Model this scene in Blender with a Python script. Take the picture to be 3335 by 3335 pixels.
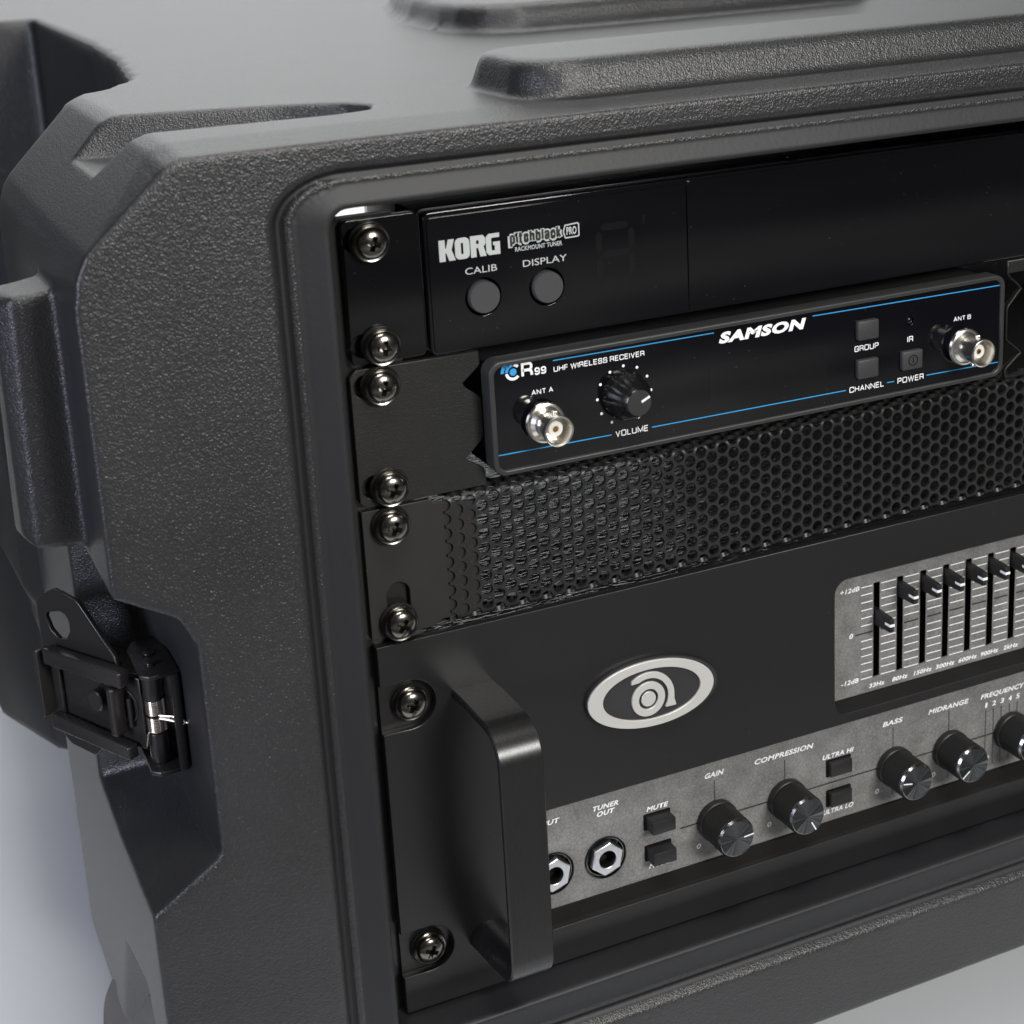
import bpy, bmesh, math, random
from mathutils import Vector, Matrix, Euler
random.seed(7)
MM = 0.001
PI = math.pi
sc = bpy.context.scene
for o in list(bpy.data.objects): bpy.data.objects.remove(o)

# ------------------------------------------------------------------ camera
cam = bpy.data.cameras.new("camera"); co = bpy.data.objects.new("camera", cam)
sc.collection.objects.link(co)
RX = Vector((0.905556, -0.421560, -0.047498)); RY = Vector((-0.159897, -0.235463, -0.958640)); RZ = Vector((0.392940, 0.875697, -0.280631))
CP = Vector((-148.194, -458.344, 93.079))
m = Matrix(((RX.x, -RY.x, -RZ.x, CP.x*MM), (RX.y, -RY.y, -RZ.y, CP.y*MM), (RX.z, -RY.z, -RZ.z, CP.z*MM), (0, 0, 0, 1)))
co.matrix_world = m
cam.sensor_width = 36.0
cam.lens = 5460.52*36/3335
cam.shift_x = -0.0418; cam.shift_y = -0.1466
cam.clip_start = 0.02; cam.clip_end = 50
cam.dof.use_dof = True
cam.dof.focus_distance = (Vector((110, -5, -110))-CP).dot(RZ)*MM
cam.dof.aperture_fstop = 20
sc.camera = co

# ------------------------------------------------------------------ world, lamps, exposure
w = bpy.data.worlds.new("World"); sc.world = w; w.use_nodes = True
bgn = w.node_tree.nodes["Background"]; bgn.inputs[0].default_value = (0.75, 0.78, 0.84, 1); bgn.inputs[1].default_value = 0.055
sc.view_settings.view_transform = 'Standard'; sc.view_settings.look = 'None'
sc.view_settings.exposure = 0; sc.view_settings.gamma = 1
try: sc.view_settings.use_curve_mapping = False
except Exception: pass

def area(name, loc, target, sx, sy, power, col=(1, 1, 1)):
    l = bpy.data.lights.new(name, 'AREA'); l.shape = 'RECTANGLE'; l.size = sx; l.size_y = sy; l.energy = power; l.color = col
    o = bpy.data.objects.new(name, l); sc.collection.objects.link(o)
    o.location = loc
    d = Vector(target)-Vector(loc); o.rotation_euler = d.to_track_quat('-Z', 'Y').to_euler()
    return o
area("key_softbox", (0.50, -1.55, 0.62), (0.12, 0.0, -0.15), 0.50, 0.38, 27.0, (1.0, 0.975, 0.94))
area("overhead_softbox", (0.0, -0.55, 1.40), (0.1, 0.0, -0.1), 0.6, 0.4, 15.0, (1.0, 0.97, 0.93))
area("left_softbox", (-1.25, -0.45, 0.22), (-0.05, 0.05, -0.12), 0.35, 0.7, 14.0, (0.78, 0.81, 1.0))
area("backdrop_lamp", (0.4, 0.95, 1.5), (0.3, 2.0, 0.25), 1.6, 0.6, 43.0, (1.0, 0.985, 0.97))

# ------------------------------------------------------------------ materials
def nt(name):
    m = bpy.data.materials.new(name); m.use_nodes = True
    t = m.node_tree; b = t.nodes["Principled BSDF"]; return m, t, b
def N(t, ty, **k):
    n = t.nodes.new(ty)
    for a, v in k.items():
        if a in n.inputs: n.inputs[a].default_value = v
        else: setattr(n, a, v)
    return n
def base(b, col, rough, metal=0.0, spec=0.5):
    b.inputs['Base Color'].default_value = (*col, 1); b.inputs['Roughness'].default_value = rough
    b.inputs['Metallic'].default_value = metal; b.inputs['Specular IOR Level'].default_value = spec
def ramp(t, p0, c0, p1, c1):
    r = t.nodes.new('ShaderNodeValToRGB'); e = r.color_ramp.elements
    e[0].position = p0; e[0].color = (*c0, 1); e[1].position = p1; e[1].color = (*c1, 1); return r
def coords(t, scale=(1, 1, 1)):
    tc = t.nodes.new('ShaderNodeTexCoord'); mp = t.nodes.new('ShaderNodeMapping'); mp.inputs['Scale'].default_value = scale
    t.links.new(tc.outputs['Object'], mp.inputs['Vector']); return mp.outputs['Vector']
def plain(name, col, rough=0.5, metal=0.0, spec=0.5, dust=0.0, bump=0.0, bs=2500, coat=0.0):
    m, t, b = nt(name); base(b, col, rough, metal, spec)
    v = coords(t)
    if coat: b.inputs['Coat Weight'].default_value = coat; b.inputs['Coat Roughness'].default_value = 0.03
    n = N(t, 'ShaderNodeTexNoise', Scale=60.0, Detail=5.0); t.links.new(v, n.inputs['Vector'])
    r = N(t, 'ShaderNodeMapRange'); r.inputs['To Min'].default_value = rough*0.8; r.inputs['To Max'].default_value = min(1, rough*1.25)
    t.links.new(n.outputs[0], r.inputs['Value']); t.links.new(r.outputs[0], b.inputs['Roughness'])
    if dust:
        d = N(t, 'ShaderNodeTexVoronoi', Scale=420.0); d.inputs['Randomness'].default_value = 1; t.links.new(v, d.inputs['Vector'])
        n2 = N(t, 'ShaderNodeTexNoise', Scale=90.0, Detail=2.0); t.links.new(v, n2.inputs['Vector'])
        a = N(t, 'ShaderNodeMath', operation='MULTIPLY'); 
        r2 = ramp(t, 0.035, (1, 1, 1), 0.075, (0, 0, 0)); t.links.new(d.outputs['Distance'], r2.inputs[0])
        r3 = ramp(t, 0.52, (0, 0, 0), 0.62, (1, 1, 1)); t.links.new(n2.outputs[0], r3.inputs[0])
        t.links.new(r2.outputs[0], a.inputs[0]); t.links.new(r3.outputs[0], a.inputs[1])
        mx = N(t, 'ShaderNodeMix', data_type='RGBA'); mx.inputs['A'].default_value = (*col, 1); mx.inputs['B'].default_value = (dust, dust*.95, dust*.86, 1)
        t.links.new(a.outputs[0], mx.inputs['Factor']); t.links.new(mx.outputs['Result'], b.inputs['Base Color'])
    if bump:
        n3 = N(t, 'ShaderNodeTexNoise', Scale=float(bs), Detail=2.0); t.links.new(v, n3.inputs['Vector'])
        bp = N(t, 'ShaderNodeBump', Strength=1.0, Distance=bump*MM); t.links.new(n3.outputs[0], bp.inputs['Height']); t.links.new(bp.outputs[0], b.inputs['Normal'])
    return m
def pebble(name, col, rough, dist, scale, spec=0.5):
    m, t, b = nt(name); base(b, col, rough, 0, spec); v = coords(t)
    n = N(t, 'ShaderNodeTexNoise', Scale=float(scale), Detail=1.5, Roughness=0.45); t.links.new(v, n.inputs['Vector'])
    v2 = N(t, 'ShaderNodeTexNoise', Scale=float(scale)*0.37, Detail=1.0); t.links.new(v, v2.inputs['Vector'])
    a = N(t, 'ShaderNodeMath', operation='MULTIPLY_ADD'); a.inputs[1].default_value = 0.5
    t.links.new(v2.outputs[0], a.inputs[0]); t.links.new(n.outputs[0], a.inputs[2])
    bp = N(t, 'ShaderNodeBump', Strength=1.0, Distance=dist*MM); t.links.new(a.outputs[0], bp.inputs['Height']); t.links.new(bp.outputs[0], b.inputs['Normal'])
    c = N(t, 'ShaderNodeTexNoise', Scale=25.0, Detail=4.0); t.links.new(v, c.inputs['Vector'])
    k = ramp(t, 0.3, tuple(x*.85 for x in col), 0.7, tuple(x*1.18 for x in col)); t.links.new(c.outputs[0], k.inputs[0]); t.links.new(k.outputs[0], b.inputs['Base Color'])
    return m
def brushed(name, col, rough, metal, stretch, dist=0.01, scratch=True):
    m, t, b = nt(name); base(b, col, rough, metal)
    v = coords(t, stretch)
    n = N(t, 'ShaderNodeTexNoise', Scale=1.0, Detail=6.0, Roughness=0.7); t.links.new(v, n.inputs['Vector'])
    r = N(t, 'ShaderNodeMapRange'); r.inputs['To Min'].default_value = rough-0.09; r.inputs['To Max'].default_value = rough+0.09
    t.links.new(n.outputs[0], r.inputs['Value']); t.links.new(r.outputs[0], b.inputs['Roughness'])
    bp = N(t, 'ShaderNodeBump', Strength=0.6, Distance=dist*MM); t.links.new(n.outputs[0], bp.inputs['Height']); t.links.new(bp.outputs[0], b.inputs['Normal'])
    if scratch:
        v0 = coords(t)
        d = N(t, 'ShaderNodeTexVoronoi', Scale=300.0); t.links.new(v0, d.inputs['Vector'])
        n2 = N(t, 'ShaderNodeTexNoise', Scale=70.0); t.links.new(v0, n2.inputs['Vector'])
        r2 = ramp(t, 0.03, (1, 1, 1), 0.06, (0, 0, 0)); t.links.new(d.outputs['Distance'], r2.inputs[0])
        r3 = ramp(t, 0.55, (0, 0, 0), 0.6, (1, 1, 1)); t.links.new(n2.outputs[0], r3.inputs[0])
        a = N(t, 'ShaderNodeMath', operation='MULTIPLY'); t.links.new(r2.outputs[0], a.inputs[0]); t.links.new(r3.outputs[0], a.inputs[1])
        mx = N(t, 'ShaderNodeMix', data_type='RGBA'); mx.inputs['A'].default_value = (*col, 1); mx.inputs['B'].default_value = (.14, .135, .12, 1)
        t.links.new(a.outputs[0], mx.inputs['Factor']); t.links.new(mx.outputs['Result'], b.inputs['Base Color'])
    return m
def hammered(name):
    m, t, b = nt(name); base(b, (.15, .15, .145), .45, 0.15)
    v = coords(t)
    w_ = N(t, 'ShaderNodeTexNoise', Scale=300.0, Detail=2.0); t.links.new(v, w_.inputs['Vector'])
    ad = N(t, 'ShaderNodeVectorMath', operation='MULTIPLY_ADD'); ad.inputs[1].default_value = (.0016, .0016, .0016)
    t.links.new(w_.outputs['Color'], ad.inputs[0]); t.links.new(v, ad.inputs[2])
    d = N(t, 'ShaderNodeTexVoronoi', Scale=620.0, feature='DISTANCE_TO_EDGE'); t.links.new(ad.outputs[0], d.inputs['Vector'])
    d2 = N(t, 'ShaderNodeTexVoronoi', Scale=300.0, feature='DISTANCE_TO_EDGE'); t.links.new(ad.outputs[0], d2.inputs['Vector'])
    n = N(t, 'ShaderNodeTexNoise', Scale=120.0, Detail=3.0); t.links.new(v, n.inputs['Vector'])
    r = ramp(t, 0.0, (.140, .140, .135), 0.10, (.205, .205, .197)); t.links.new(d.outputs['Distance'], r.inputs[0])
    r2 = ramp(t, 0.3, (.8, .8, .8), 0.7, (1.12, 1.12, 1.12)); t.links.new(n.outputs[0], r2.inputs[0])
    mx = N(t, 'ShaderNodeMix', data_type='RGBA', blend_type='MULTIPLY'); mx.inputs['Factor'].default_value = 1
    t.links.new(r.outputs[0], mx.inputs['A']); t.links.new(r2.outputs[0], mx.inputs['B']); t.links.new(mx.outputs['Result'], b.inputs['Base Color'])
    s = N(t, 'ShaderNodeMath', operation='ADD'); t.links.new(d.outputs['Distance'], s.inputs[0]); t.links.new(d2.outputs['Distance'], s.inputs[1])
    mn = N(t, 'ShaderNodeMath', operation='MINIMUM'); mn.inputs[1].default_value = 0.45; t.links.new(s.outputs[0], mn.inputs[0])
    bp = N(t, 'ShaderNodeBump', Strength=1.0, Distance=0.22*MM); t.links.new(mn.outputs[0], bp.inputs['Height']); t.links.new(bp.outputs[0], b.inputs['Normal'])
    return m
def spun(name, col, rough=.28):
    m, t, b = nt(name); base(b, col, rough, 1.0); b.inputs['Anisotropic'].default_value = .9
    b.inputs['Anisotropic'].default_value = .9; b.inputs['Anisotropic Rotation'].default_value = .25
    tc = t.nodes.new('ShaderNodeTexCoord'); sp = t.nodes.new('ShaderNodeSeparateXYZ'); cb = t.nodes.new('ShaderNodeCombineXYZ')
    t.links.new(tc.outputs['Object'], sp.inputs[0]); mi = N(t, 'ShaderNodeMath', operation='MULTIPLY'); mi.inputs[1].default_value = -1
    t.links.new(sp.outputs['X'], mi.inputs[0]); t.links.new(sp.outputs['Z'], cb.inputs['X']); t.links.new(mi.outputs[0], cb.inputs['Z'])
    nm = N(t, 'ShaderNodeVectorMath', operation='NORMALIZE'); t.links.new(cb.outputs[0], nm.inputs[0]); t.links.new(nm.outputs[0], b.inputs['Tangent'])
    return m

M = {}
M['case'] = pebble('textured_black_plastic', (.0178, .0180, .0192), .36, .25, 1800, .6)
M['case_smooth'] = pebble('smooth_black_plastic', (.0085, .0088, .0102), .54, .05, 700)
M['gloss'] = plain('gloss_black_plastic', (.004, .004, .005), .07, dust=.10)
M['gloss_blue'] = plain('gloss_black_panel', (.003, .003, .0045), .06, dust=.12)
M['ear'] = pebble('powder_coated_steel', (.010, .010, .010), .42, .10, 2200)
M['ear_plain'] = plain('satin_black_steel', (.020, .0185, .017), .42, dust=.12)
M['mesh'] = plain('black_perforated_steel', (.014, .014, .014), .40, bump=.02, bs=4000, dust=.10)
M['bezel'] = plain('grey_black_bezel', (.024, .024, .024), .42, bump=.02, bs=3000)
M['amp'] = brushed('brushed_black_aluminium', (.0095, .0095, .0099), .33, 0.0, (9, 1500, 2300), .009)
M['handle'] = brushed('brushed_black_handle', (.009, .009, .009), .29, 0.0, (1500, 1500, 20), scratch=False)
M['hammer'] = hammered('hammered_grey_paint')
M['ledge'] = plain('dusty_black_ledge', (.0035, .003, .0026), .7, dust=.10, spec=.2)
M['white'] = plain('white_ink', (.84, .85, .84), .5)
M['warmwhite'] = plain('pale_ink', (.52, .55, .53), .5)
M['blue'] = plain('blue_ink', (.03, .30, .62), .45)
M['blackink'] = plain('black_ink', (.012, .012, .012), .5)
M['lcd'] = plain('lcd_dark_segment', (.0068, .0068, .0072), .12)
M['knob'] = plain('black_knob_plastic', (.008, .0075, .007), .40, dust=.10)
M['knobtop'] = spun('spun_dark_aluminium', (.13, .135, .14), .20)
M['rim'] = plain('bright_cut_rim', (.30, .30, .30), .2, 1.0)
M['greybutton'] = plain('grey_button_plastic', (.040, .040, .041), .55)
M['button'] = plain('black_button_plastic', (.008, .008, .0085), .45, bump=.01, dust=.08)
M['rubber'] = plain('rubber_button', (.030, .030, .031), .5, bump=.02, bs=3500)
M['screw'] = plain('black_nickel', (.20, .19, .172), .20, 1.0)
M['washer'] = plain('black_washer', (.03, .03, .03), .25, .5)
M['nickel'] = plain('nickel', (.82, .79, .72), .24, 1.0)
M['chrome'] = plain('chrome_nut', (.85, .87, .90), .30, 1.0)
M['silver'] = plain('satin_silver_badge', (.66, .65, .62), .42, .45)
M['badge'] = pebble('badge_black', (.022, .022, .024), .5, .05, 2500)
M['ptfe'] = plain('white_insulator', (.82, .80, .76), .4)
M['brass'] = plain('gold_contact', (.75, .52, .18), .25, 1.0)
M['dark'] = plain('dark_void', (.006, .006, .006), .6)
M['latch'] = plain('black_latch_steel', (.021, .0195, .019), .27, .0, dust=.0)
M['spring'] = plain('bright_spring_steel', (.85, .78, .70), .18, 1.0)
M['tyre'] = plain('grey_caster_rubber', (.030, .026, .026), .42)
M['tolex'] = None
m_, t_, b_ = nt('crinkled_black_cover'); base(b_, (.018, .018, .018), .16)
v_ = coords(t_, (150, 640, 640)); n_ = N(t_, 'ShaderNodeTexNoise', Scale=1.0, Detail=1.5, Distortion=.8); t_.links.new(v_, n_.inputs['Vector'])
bp_ = N(t_, 'ShaderNodeBump', Strength=1.0, Distance=1.3*MM); t_.links.new(n_.outputs[0], bp_.inputs['Height']); t_.links.new(bp_.outputs[0], b_.inputs['Normal'])
M['tolex'] = m_
m_, t_, b_ = nt('white_studio_paper'); base(b_, (.80, .82, .83), .55, 0, .3)
v_ = coords(t_); d_ = N(t_, 'ShaderNodeTexVoronoi', Scale=70.0); t_.links.new(v_, d_.inputs['Vector'])
r_ = ramp(t_, .02, (1, 1, 1), .035, (0, 0, 0)); t_.links.new(d_.outputs['Distance'], r_.inputs[0])
n_ = N(t_, 'ShaderNodeTexNoise', Scale=9.0, Detail=3.0); t_.links.new(v_, n_.inputs['Vector']); r2_ = ramp(t_, .56, (0, 0, 0), .60, (1, 1, 1)); t_.links.new(n_.outputs[0], r2_.inputs[0])
a_ = N(t_, 'ShaderNodeMath', operation='MULTIPLY'); t_.links.new(r_.outputs[0], a_.inputs[0]); t_.links.new(r2_.outputs[0], a_.inputs[1])
mx_ = N(t_, 'ShaderNodeMix', data_type='RGBA'); mx_.inputs['A'].default_value = (.80, .82, .83, 1); mx_.inputs['B'].default_value = (.12, .10, .10, 1)
t_.links.new(a_.outputs[0], mx_.inputs['Factor']); t_.links.new(mx_.outputs['Result'], b_.inputs['Base Color'])
M['paper'] = m_

# ------------------------------------------------------------------ mesh helpers (all lengths in mm)
def mobj(name, me, mat=None, parent=None, smooth=None):
    me.name = name
    o = bpy.data.objects.new(name, me); sc.collection.objects.link(o)
    if mat is not None: me.materials.clear(); me.materials.append(mat)
    if parent is not None: o.parent = parent
    if smooth is not None:
        for p in me.polygons: p.use_smooth = True
        if smooth < 3.1:
            try: me.set_sharp_from_angle(angle=smooth)
            except Exception: pass
    return o
def from_bm(name, bm, mat, parent=None, smooth=None, scale=True):
    if scale: bmesh.ops.scale(bm, vec=(MM, MM, MM), verts=bm.verts)
    bmesh.ops.recalc_face_normals(bm, faces=bm.faces)
    me = bpy.data.meshes.new(name); bm.to_mesh(me); bm.free()
    return mobj(name, me, mat, parent, smooth)
def bm_box(bm, x0, x1, y0, y1, z0, z1):
    c = [bm.verts.new(p) for p in ((x0, y0, z0), (x1, y0, z0), (x1, y1, z0), (x0, y1, z0), (x0, y0, z1), (x1, y0, z1), (x1, y1, z1), (x0, y1, z1))]
    for f in ((0, 1, 5, 4), (1, 2, 6, 5), (2, 3, 7, 6), (3, 0, 4, 7), (4, 5, 6, 7), (3, 2, 1, 0)): bm.faces.new([c[i] for i in f])
    return c
def bevel_all(bm, wd, seg=2, ang=0.5):
    es = [e for e in bm.edges if len(e.link_faces) == 2 and e.calc_face_angle(0) > ang]
    if wd > 0 and es: bmesh.ops.bevel(bm, geom=es, offset=wd, segments=seg, profile=.5, affect='EDGES', clamp_overlap=True)
def box(name, x0, x1, y0, y1, z0, z1, mat, parent=None, bev=0.3, seg=2):
    bm = bmesh.new(); bm_box(bm, x0, x1, y0, y1, z0, z1); bmesh.ops.recalc_face_normals(bm, faces=bm.faces)
    bevel_all(bm, bev, seg); return from_bm(name, bm, mat, parent, .6 if bev else None)
def hull(name, pts, mat=None, parent=None, bev=0, seg=2, link=True):
    bm = bmesh.new()
    for p in pts: bm.verts.new(p)
    bmesh.ops.convex_hull(bm, input=bm.verts); bmesh.ops.dissolve_limit(bm, angle_limit=.01, verts=bm.verts, edges=bm.edges)
    bmesh.ops.recalc_face_normals(bm, faces=bm.faces); bevel_all(bm, bev, seg)
    return from_bm(name, bm, mat, parent, .6 if bev else None)
def bm_prism(bm, poly, y0, y1):
    a = [bm.verts.new((x, y0, z)) for x, z in poly]; b = [bm.verts.new((x, y1, z)) for x, z in poly]; n = len(poly)
    bm.faces.new(a); bm.faces.new(b[::-1])
    for i in range(n): bm.faces.new([a[i], a[(i+1) % n], b[(i+1) % n], b[i]])
def rrect(x0, x1, z0, z1, r, n=6):
    p = []
    for cx, cz, a0 in ((x1-r, z1-r, 0), (x0+r, z1-r, 90), (x0+r, z0+r, 180), (x1-r, z0+r, 270)):
        for i in range(n+1):
            a = math.radians(a0+90*i/n); p.append((cx+r*math.cos(a), cz+r*math.sin(a)))
    return p
def circ(cx, cz, r, n=32, rz=None):
    return [(cx+r*math.cos(2*PI*i/n), cz+(rz or r)*math.sin(2*PI*i/n)) for i in range(n)]
def slot(cx, cz, hw, hh, n=8):
    r = min(hw, hh); return rrect(cx-hw, cx+hw, cz-hh, cz+hh, r*.999, n)
def plate(name, outer, holes, yf, th, mat, parent=None, bev=0.0, smooth=.6):
    """flat plate with holes; outline in X,Z; front face at y=yf, thickness th going back"""
    cu = bpy.data.curves.new(name, 'CURVE'); cu.dimensions = '2D'; cu.fill_mode = 'BOTH'
    for pl in [outer]+list(holes):
        s = cu.splines.new('POLY'); s.points.add(len(pl)-1); s.use_cyclic_u = True
        for i, (x, z) in enumerate(pl): s.points[i].co = (x, z, 0, 1)
    cu.extrude = th/2-bev; cu.bevel_depth = bev; cu.offset = -bev; cu.bevel_resolution = 2
    o = bpy.data.objects.new("tmp", cu); me = bpy.data.meshes.new_from_object(o)
    bpy.data.objects.remove(o); bpy.data.curves.remove(cu)
    yc = yf+th/2
    me.transform(Matrix(((MM, 0, 0, 0), (0, 0, -MM, yc*MM), (0, MM, 0, 0), (0, 0, 0, 1))))
    return mobj(name, me, mat, parent, smooth)
def bm_lathe(bm, prof, cx, cz, seg=48, knurl=None):
    """prof: list of (r, y); axis along y through (cx, cz)"""
    rings = []
    for k, (r, y) in enumerate(prof):
        if r < 1e-4: rings.append([bm.verts.new((cx, y, cz))]); continue
        rr = []
        for i in range(seg):
            a = 2*PI*i/seg; q = r
            if knurl and knurl[0] <= k <= knurl[1]: q = r-(knurl[2] if i % 2 else 0)
            rr.append(bm.verts.new((cx+q*math.cos(a), y, cz+q*math.sin(a))))
        rings.append(rr)
    for A, B in zip(rings, rings[1:]):
        if len(A) == 1 and len(B) == 1: continue
        for i in range(seg):
            j = (i+1) % seg
            if len(A) == 1: bm.faces.new([A[0], B[i], B[j]])
            elif len(B) == 1: bm.faces.new([A[i], A[j], B[0]])
            else: bm.faces.new([A[i], A[j], B[j], B[i]])
def lathe(name, prof, cx, cz, mat, parent=None, seg=48, knurl=None, smooth=.6):
    """a turned part about its own origin, so that radial textures work"""
    bm = bmesh.new(); bm_lathe(bm, prof, 0, 0, seg, knurl)
    o = from_bm(name, bm, mat, parent, smooth); o.location = (cx*MM, 0, cz*MM); return o
def G_(w):
    f = 1
    return {
 'A': (w, [[(0, 0), (w/2, 1), (w, 0)], [(w*.19, .32), (w*.81, .32)]]),
 'B': (w*.95, [[(0, .53), (0, 1), (w*.9, 1, f), (w*.9, .53, f), (0, .53)], [(0, .53), (w*.95, .53, f), (w*.95, 0, f), (0, 0), (0, .53)]]),
 'C': (w, [[(w, .68), (w, 1, f), (0, 1, f), (0, 0, f), (w, 0, f), (w, .32)]]),
 'D': (w, [[(0, 0), (0, 1), (w, 1, f), (w, 0, f), (0, 0)]]),
 'E': (w*.85, [[(w*.85, 1), (0, 1), (0, 0), (w*.85, 0)], [(0, .52), (w*.78, .52)]]),
 'F': (w*.8, [[(w*.8, 1), (0, 1), (0, 0)], [(0, .50), (w*.72, .50)]]),
 'G': (w, [[(w, .70), (w, 1, f), (0, 1, f), (0, 0, f), (w, 0, f), (w, .47), (w*.52, .47)]]),
 'H': (w, [[(0, 0), (0, 1)], [(w, 0), (w, 1)], [(0, .52), (w, .52)]]),
 'I': (.0, [[(0, 0), (0, 1)]]),
 'K': (w, [[(0, 0), (0, 1)], [(w*.95, 1), (0, .42)], [(w*.3, .60), (w, 0)]]),
 'L': (w*.8, [[(0, 1), (0, 0), (w*.8, 0)]]),
 'M': (w*1.25, [[(0, 0), (0, 1), (w*.625, .05), (w*1.25, 1), (w*1.25, 0)]]),
 'N': (w, [[(0, 0), (0, 1), (w, 0), (w, 1)]]),
 'O': (w*1.08, [[(w*.54, 1), (w*1.08, 1, f), (w*1.08, 0, f), (0, 0, f), (0, 1, f), (w*.54, 1)]]),
 'P': (w*.92, [[(0, 0), (0, 1), (w*.92, 1, f), (w*.92, .45, f), (0, .45)]]),
 'Q': (w*1.08, [[(w*.54, 1), (w*1.08, 1, f), (w*1.08, 0, f), (0, 0, f), (0, 1, f), (w*.54, 1)], [(w*.62, .25), (w*1.1, -.05)]]),
 'R': (w*.95, [[(0, 0), (0, 1), (w*.92, 1, f), (w*.92, .47, f), (0, .47)], [(w*.5, .47), (w*.9, .4, f), (w*.95, 0)]]),
 'S': (w*.95, [[(w*.92, .72), (w*.92, 1, f), (0, 1, f), (0, .52, f), (w*.95, .52, f), (w*.95, 0, f), (0, 0, f), (0, .28)]]),
 'T': (w*.95, [[(0, 1), (w*.95, 1)], [(w*.475, 1), (w*.475, 0)]]),
 'U': (w, [[(0, 1), (0, 0, f), (w, 0, f), (w, 1)]]),
 'V': (w, [[(0, 1), (w/2, 0), (w, 1)]]),
 'W': (w*1.5, [[(0, 1), (w*.36, 0), (w*.75, 1), (w*1.14, 0), (w*1.5, 1)]]),
 'X': (w, [[(0, 0), (w, 1)], [(0, 1), (w, 0)]]),
 'Y': (w, [[(0, 1), (w/2, .45), (w, 1)], [(w/2, .45), (w/2, 0)]]),
 'Z': (w*.9, [[(0, 1), (w*.9, 1), (0, 0), (w*.9, 0)]]),
 '0': (w*.8, [[(w*.4, 1), (w*.8, 1, f), (w*.8, 0, f), (0, 0, f), (0, 1, f), (w*.4, 1)]]),
 '1': (w*.35, [[(0, .78), (w*.35, 1), (w*.35, 0)]]),
 '2': (w*.8, [[(0, .72), (0, 1, f), (w*.8, 1, f), (w*.8, .55, f), (0, .15, f), (0, 0), (w*.8, 0)]]),
 '3': (w*.8, [[(0, .78), (0, 1, f), (w*.78, 1, f), (w*.78, .53, f), (w*.3, .53)], [(w*.3, .53), (w*.8, .53, f), (w*.8, 0, f), (0, 0, f), (0, .24)]]),
 '4': (w*.85, [[(w*.6, 0), (w*.6, 1), (0, .28), (w*.85, .28)]]),
 '5': (w*.8, [[(w*.78, 1), (w*.08, 1), (w*.03, .52), (w*.8, .60, f), (w*.8, 0, f), (0, 0, f), (0, .22)]]),
 '6': (w*.8, [[(w*.76, .80), (w*.74, 1, f), (0, 1, f), (0, 0, f), (w*.8, 0, f), (w*.8, .56, f), (0, .54)]]),
 '8': (w*.8, [[(w*.4, .54), (w*.77, .54, f), (w*.77, 1, f), (w*.03, 1, f), (w*.03, .54, f), (w*.4, .54)], [(w*.4, .54), (w*.8, .54, f), (w*.8, 0, f), (0, 0, f), (0, .54, f), (w*.4, .54)]]),
 '9': (w*.8, [[(w*.04, .2), (w*.06, 0, f), (w*.8, 0, f), (w*.8, 1, f), (0, 1, f), (0, .44, f), (w*.8, .46)]]),
 '+': (w*.8, [[(0, .38), (w*.8, .38)], [(w*.4, .1), (w*.4, .66)]]),
 '-': (w*.4, [[(0, .36), (w*.4, .36)]]),
 'd': (w*.8, [[(w*.8, 1), (w*.8, 0)], [(w*.8, .68), (0, .70, f), (0, 0, f), (w*.8, .02)]]),
 'z': (w*.7, [[(0, .68), (w*.7, .68), (0, 0), (w*.7, 0)]]),
 'k': (w*.75, [[(0, 0), (0, 1)], [(w*.7, .70), (0, .28)], [(w*.28, .44), (w*.75, 0)]]),
 'p': (w*.8, [[(0, -.32), (0, .72)], [(0, .70), (w*.8, .72, f), (w*.8, 0, f), (0, .02)]]),
 'i': (.0, [[(0, 0), (0, .60)], [(0, .84), (0, 1.0)]]),
 't': (w*.45, [[(w*.1, 1), (w*.1, 0, f), (w*.45, 0)], [(-w*.3, .68), (w*.6, .68)]]),
 'c': (w*.75, [[(w*.75, .46), (w*.75, .72, f), (0, .72, f), (0, 0, f), (w*.75, 0, f), (w*.75, .26)]]),
 'h': (w*.8, [[(0, 0), (0, 1)], [(0, .66), (w*.8, .72, f), (w*.8, 0)]]),
 'b': (w*.8, [[(0, 1), (0, 0)], [(0, .70), (w*.8, .72, f), (w*.8, 0, f), (0, .02)]]),
 'l': (.0, [[(0, 0), (0, 1)]]),
 'a': (w*.8, [[(0, .52), (0, .72, f), (w*.8, .72, f), (w*.8, 0)], [(w*.8, .40), (0, .40, f), (0, 0, f), (w*.8, .02)]]),
 ' ': (w*.42, [])}
def fillet(pts, r, n=5):
    out = []
    for i, p in enumerate(pts):
        if len(p) < 3 or i == 0 or i == len(pts)-1: out.append(Vector(p[:2])); continue
        P = Vector(p[:2]); A = Vector(pts[i-1][:2])-P; B = Vector(pts[i+1][:2])-P
        d = min(r, A.length*.5, B.length*.5); a, b = P+A.normalized()*d, P+B.normalized()*d
        for k in range(n+1):
            u = k/n; out.append(a*(1-u)**2+P*2*u*(1-u)+b*u*u)
    q = [out[0]]
    for p in out[1:]:
        if (p-q[-1]).length > 1e-4: q.append(p)
    return q
def ribbon(pts, t):
    closed = (pts[0]-pts[-1]).length < 1e-4
    L, R = [], []; n = len(pts)
    for i, p in enumerate(pts):
        a = pts[i-1] if i else (pts[-2] if closed else None); b = pts[i+1] if i < n-1 else (pts[1] if closed else None)
        d1 = (p-a).normalized() if a is not None else (b-p).normalized(); d2 = (b-p).normalized() if b is not None else d1
        n1 = Vector((-d1.y, d1.x)); n2 = Vector((-d2.y, d2.x)); m = n1+n2
        m = m.normalized() if m.length > 1e-3 else n1
        k = 1/max(.42, m.dot(n1)); L.append(p+m*t/2*k); R.append(p-m*t/2*k)
    return L, R
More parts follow.
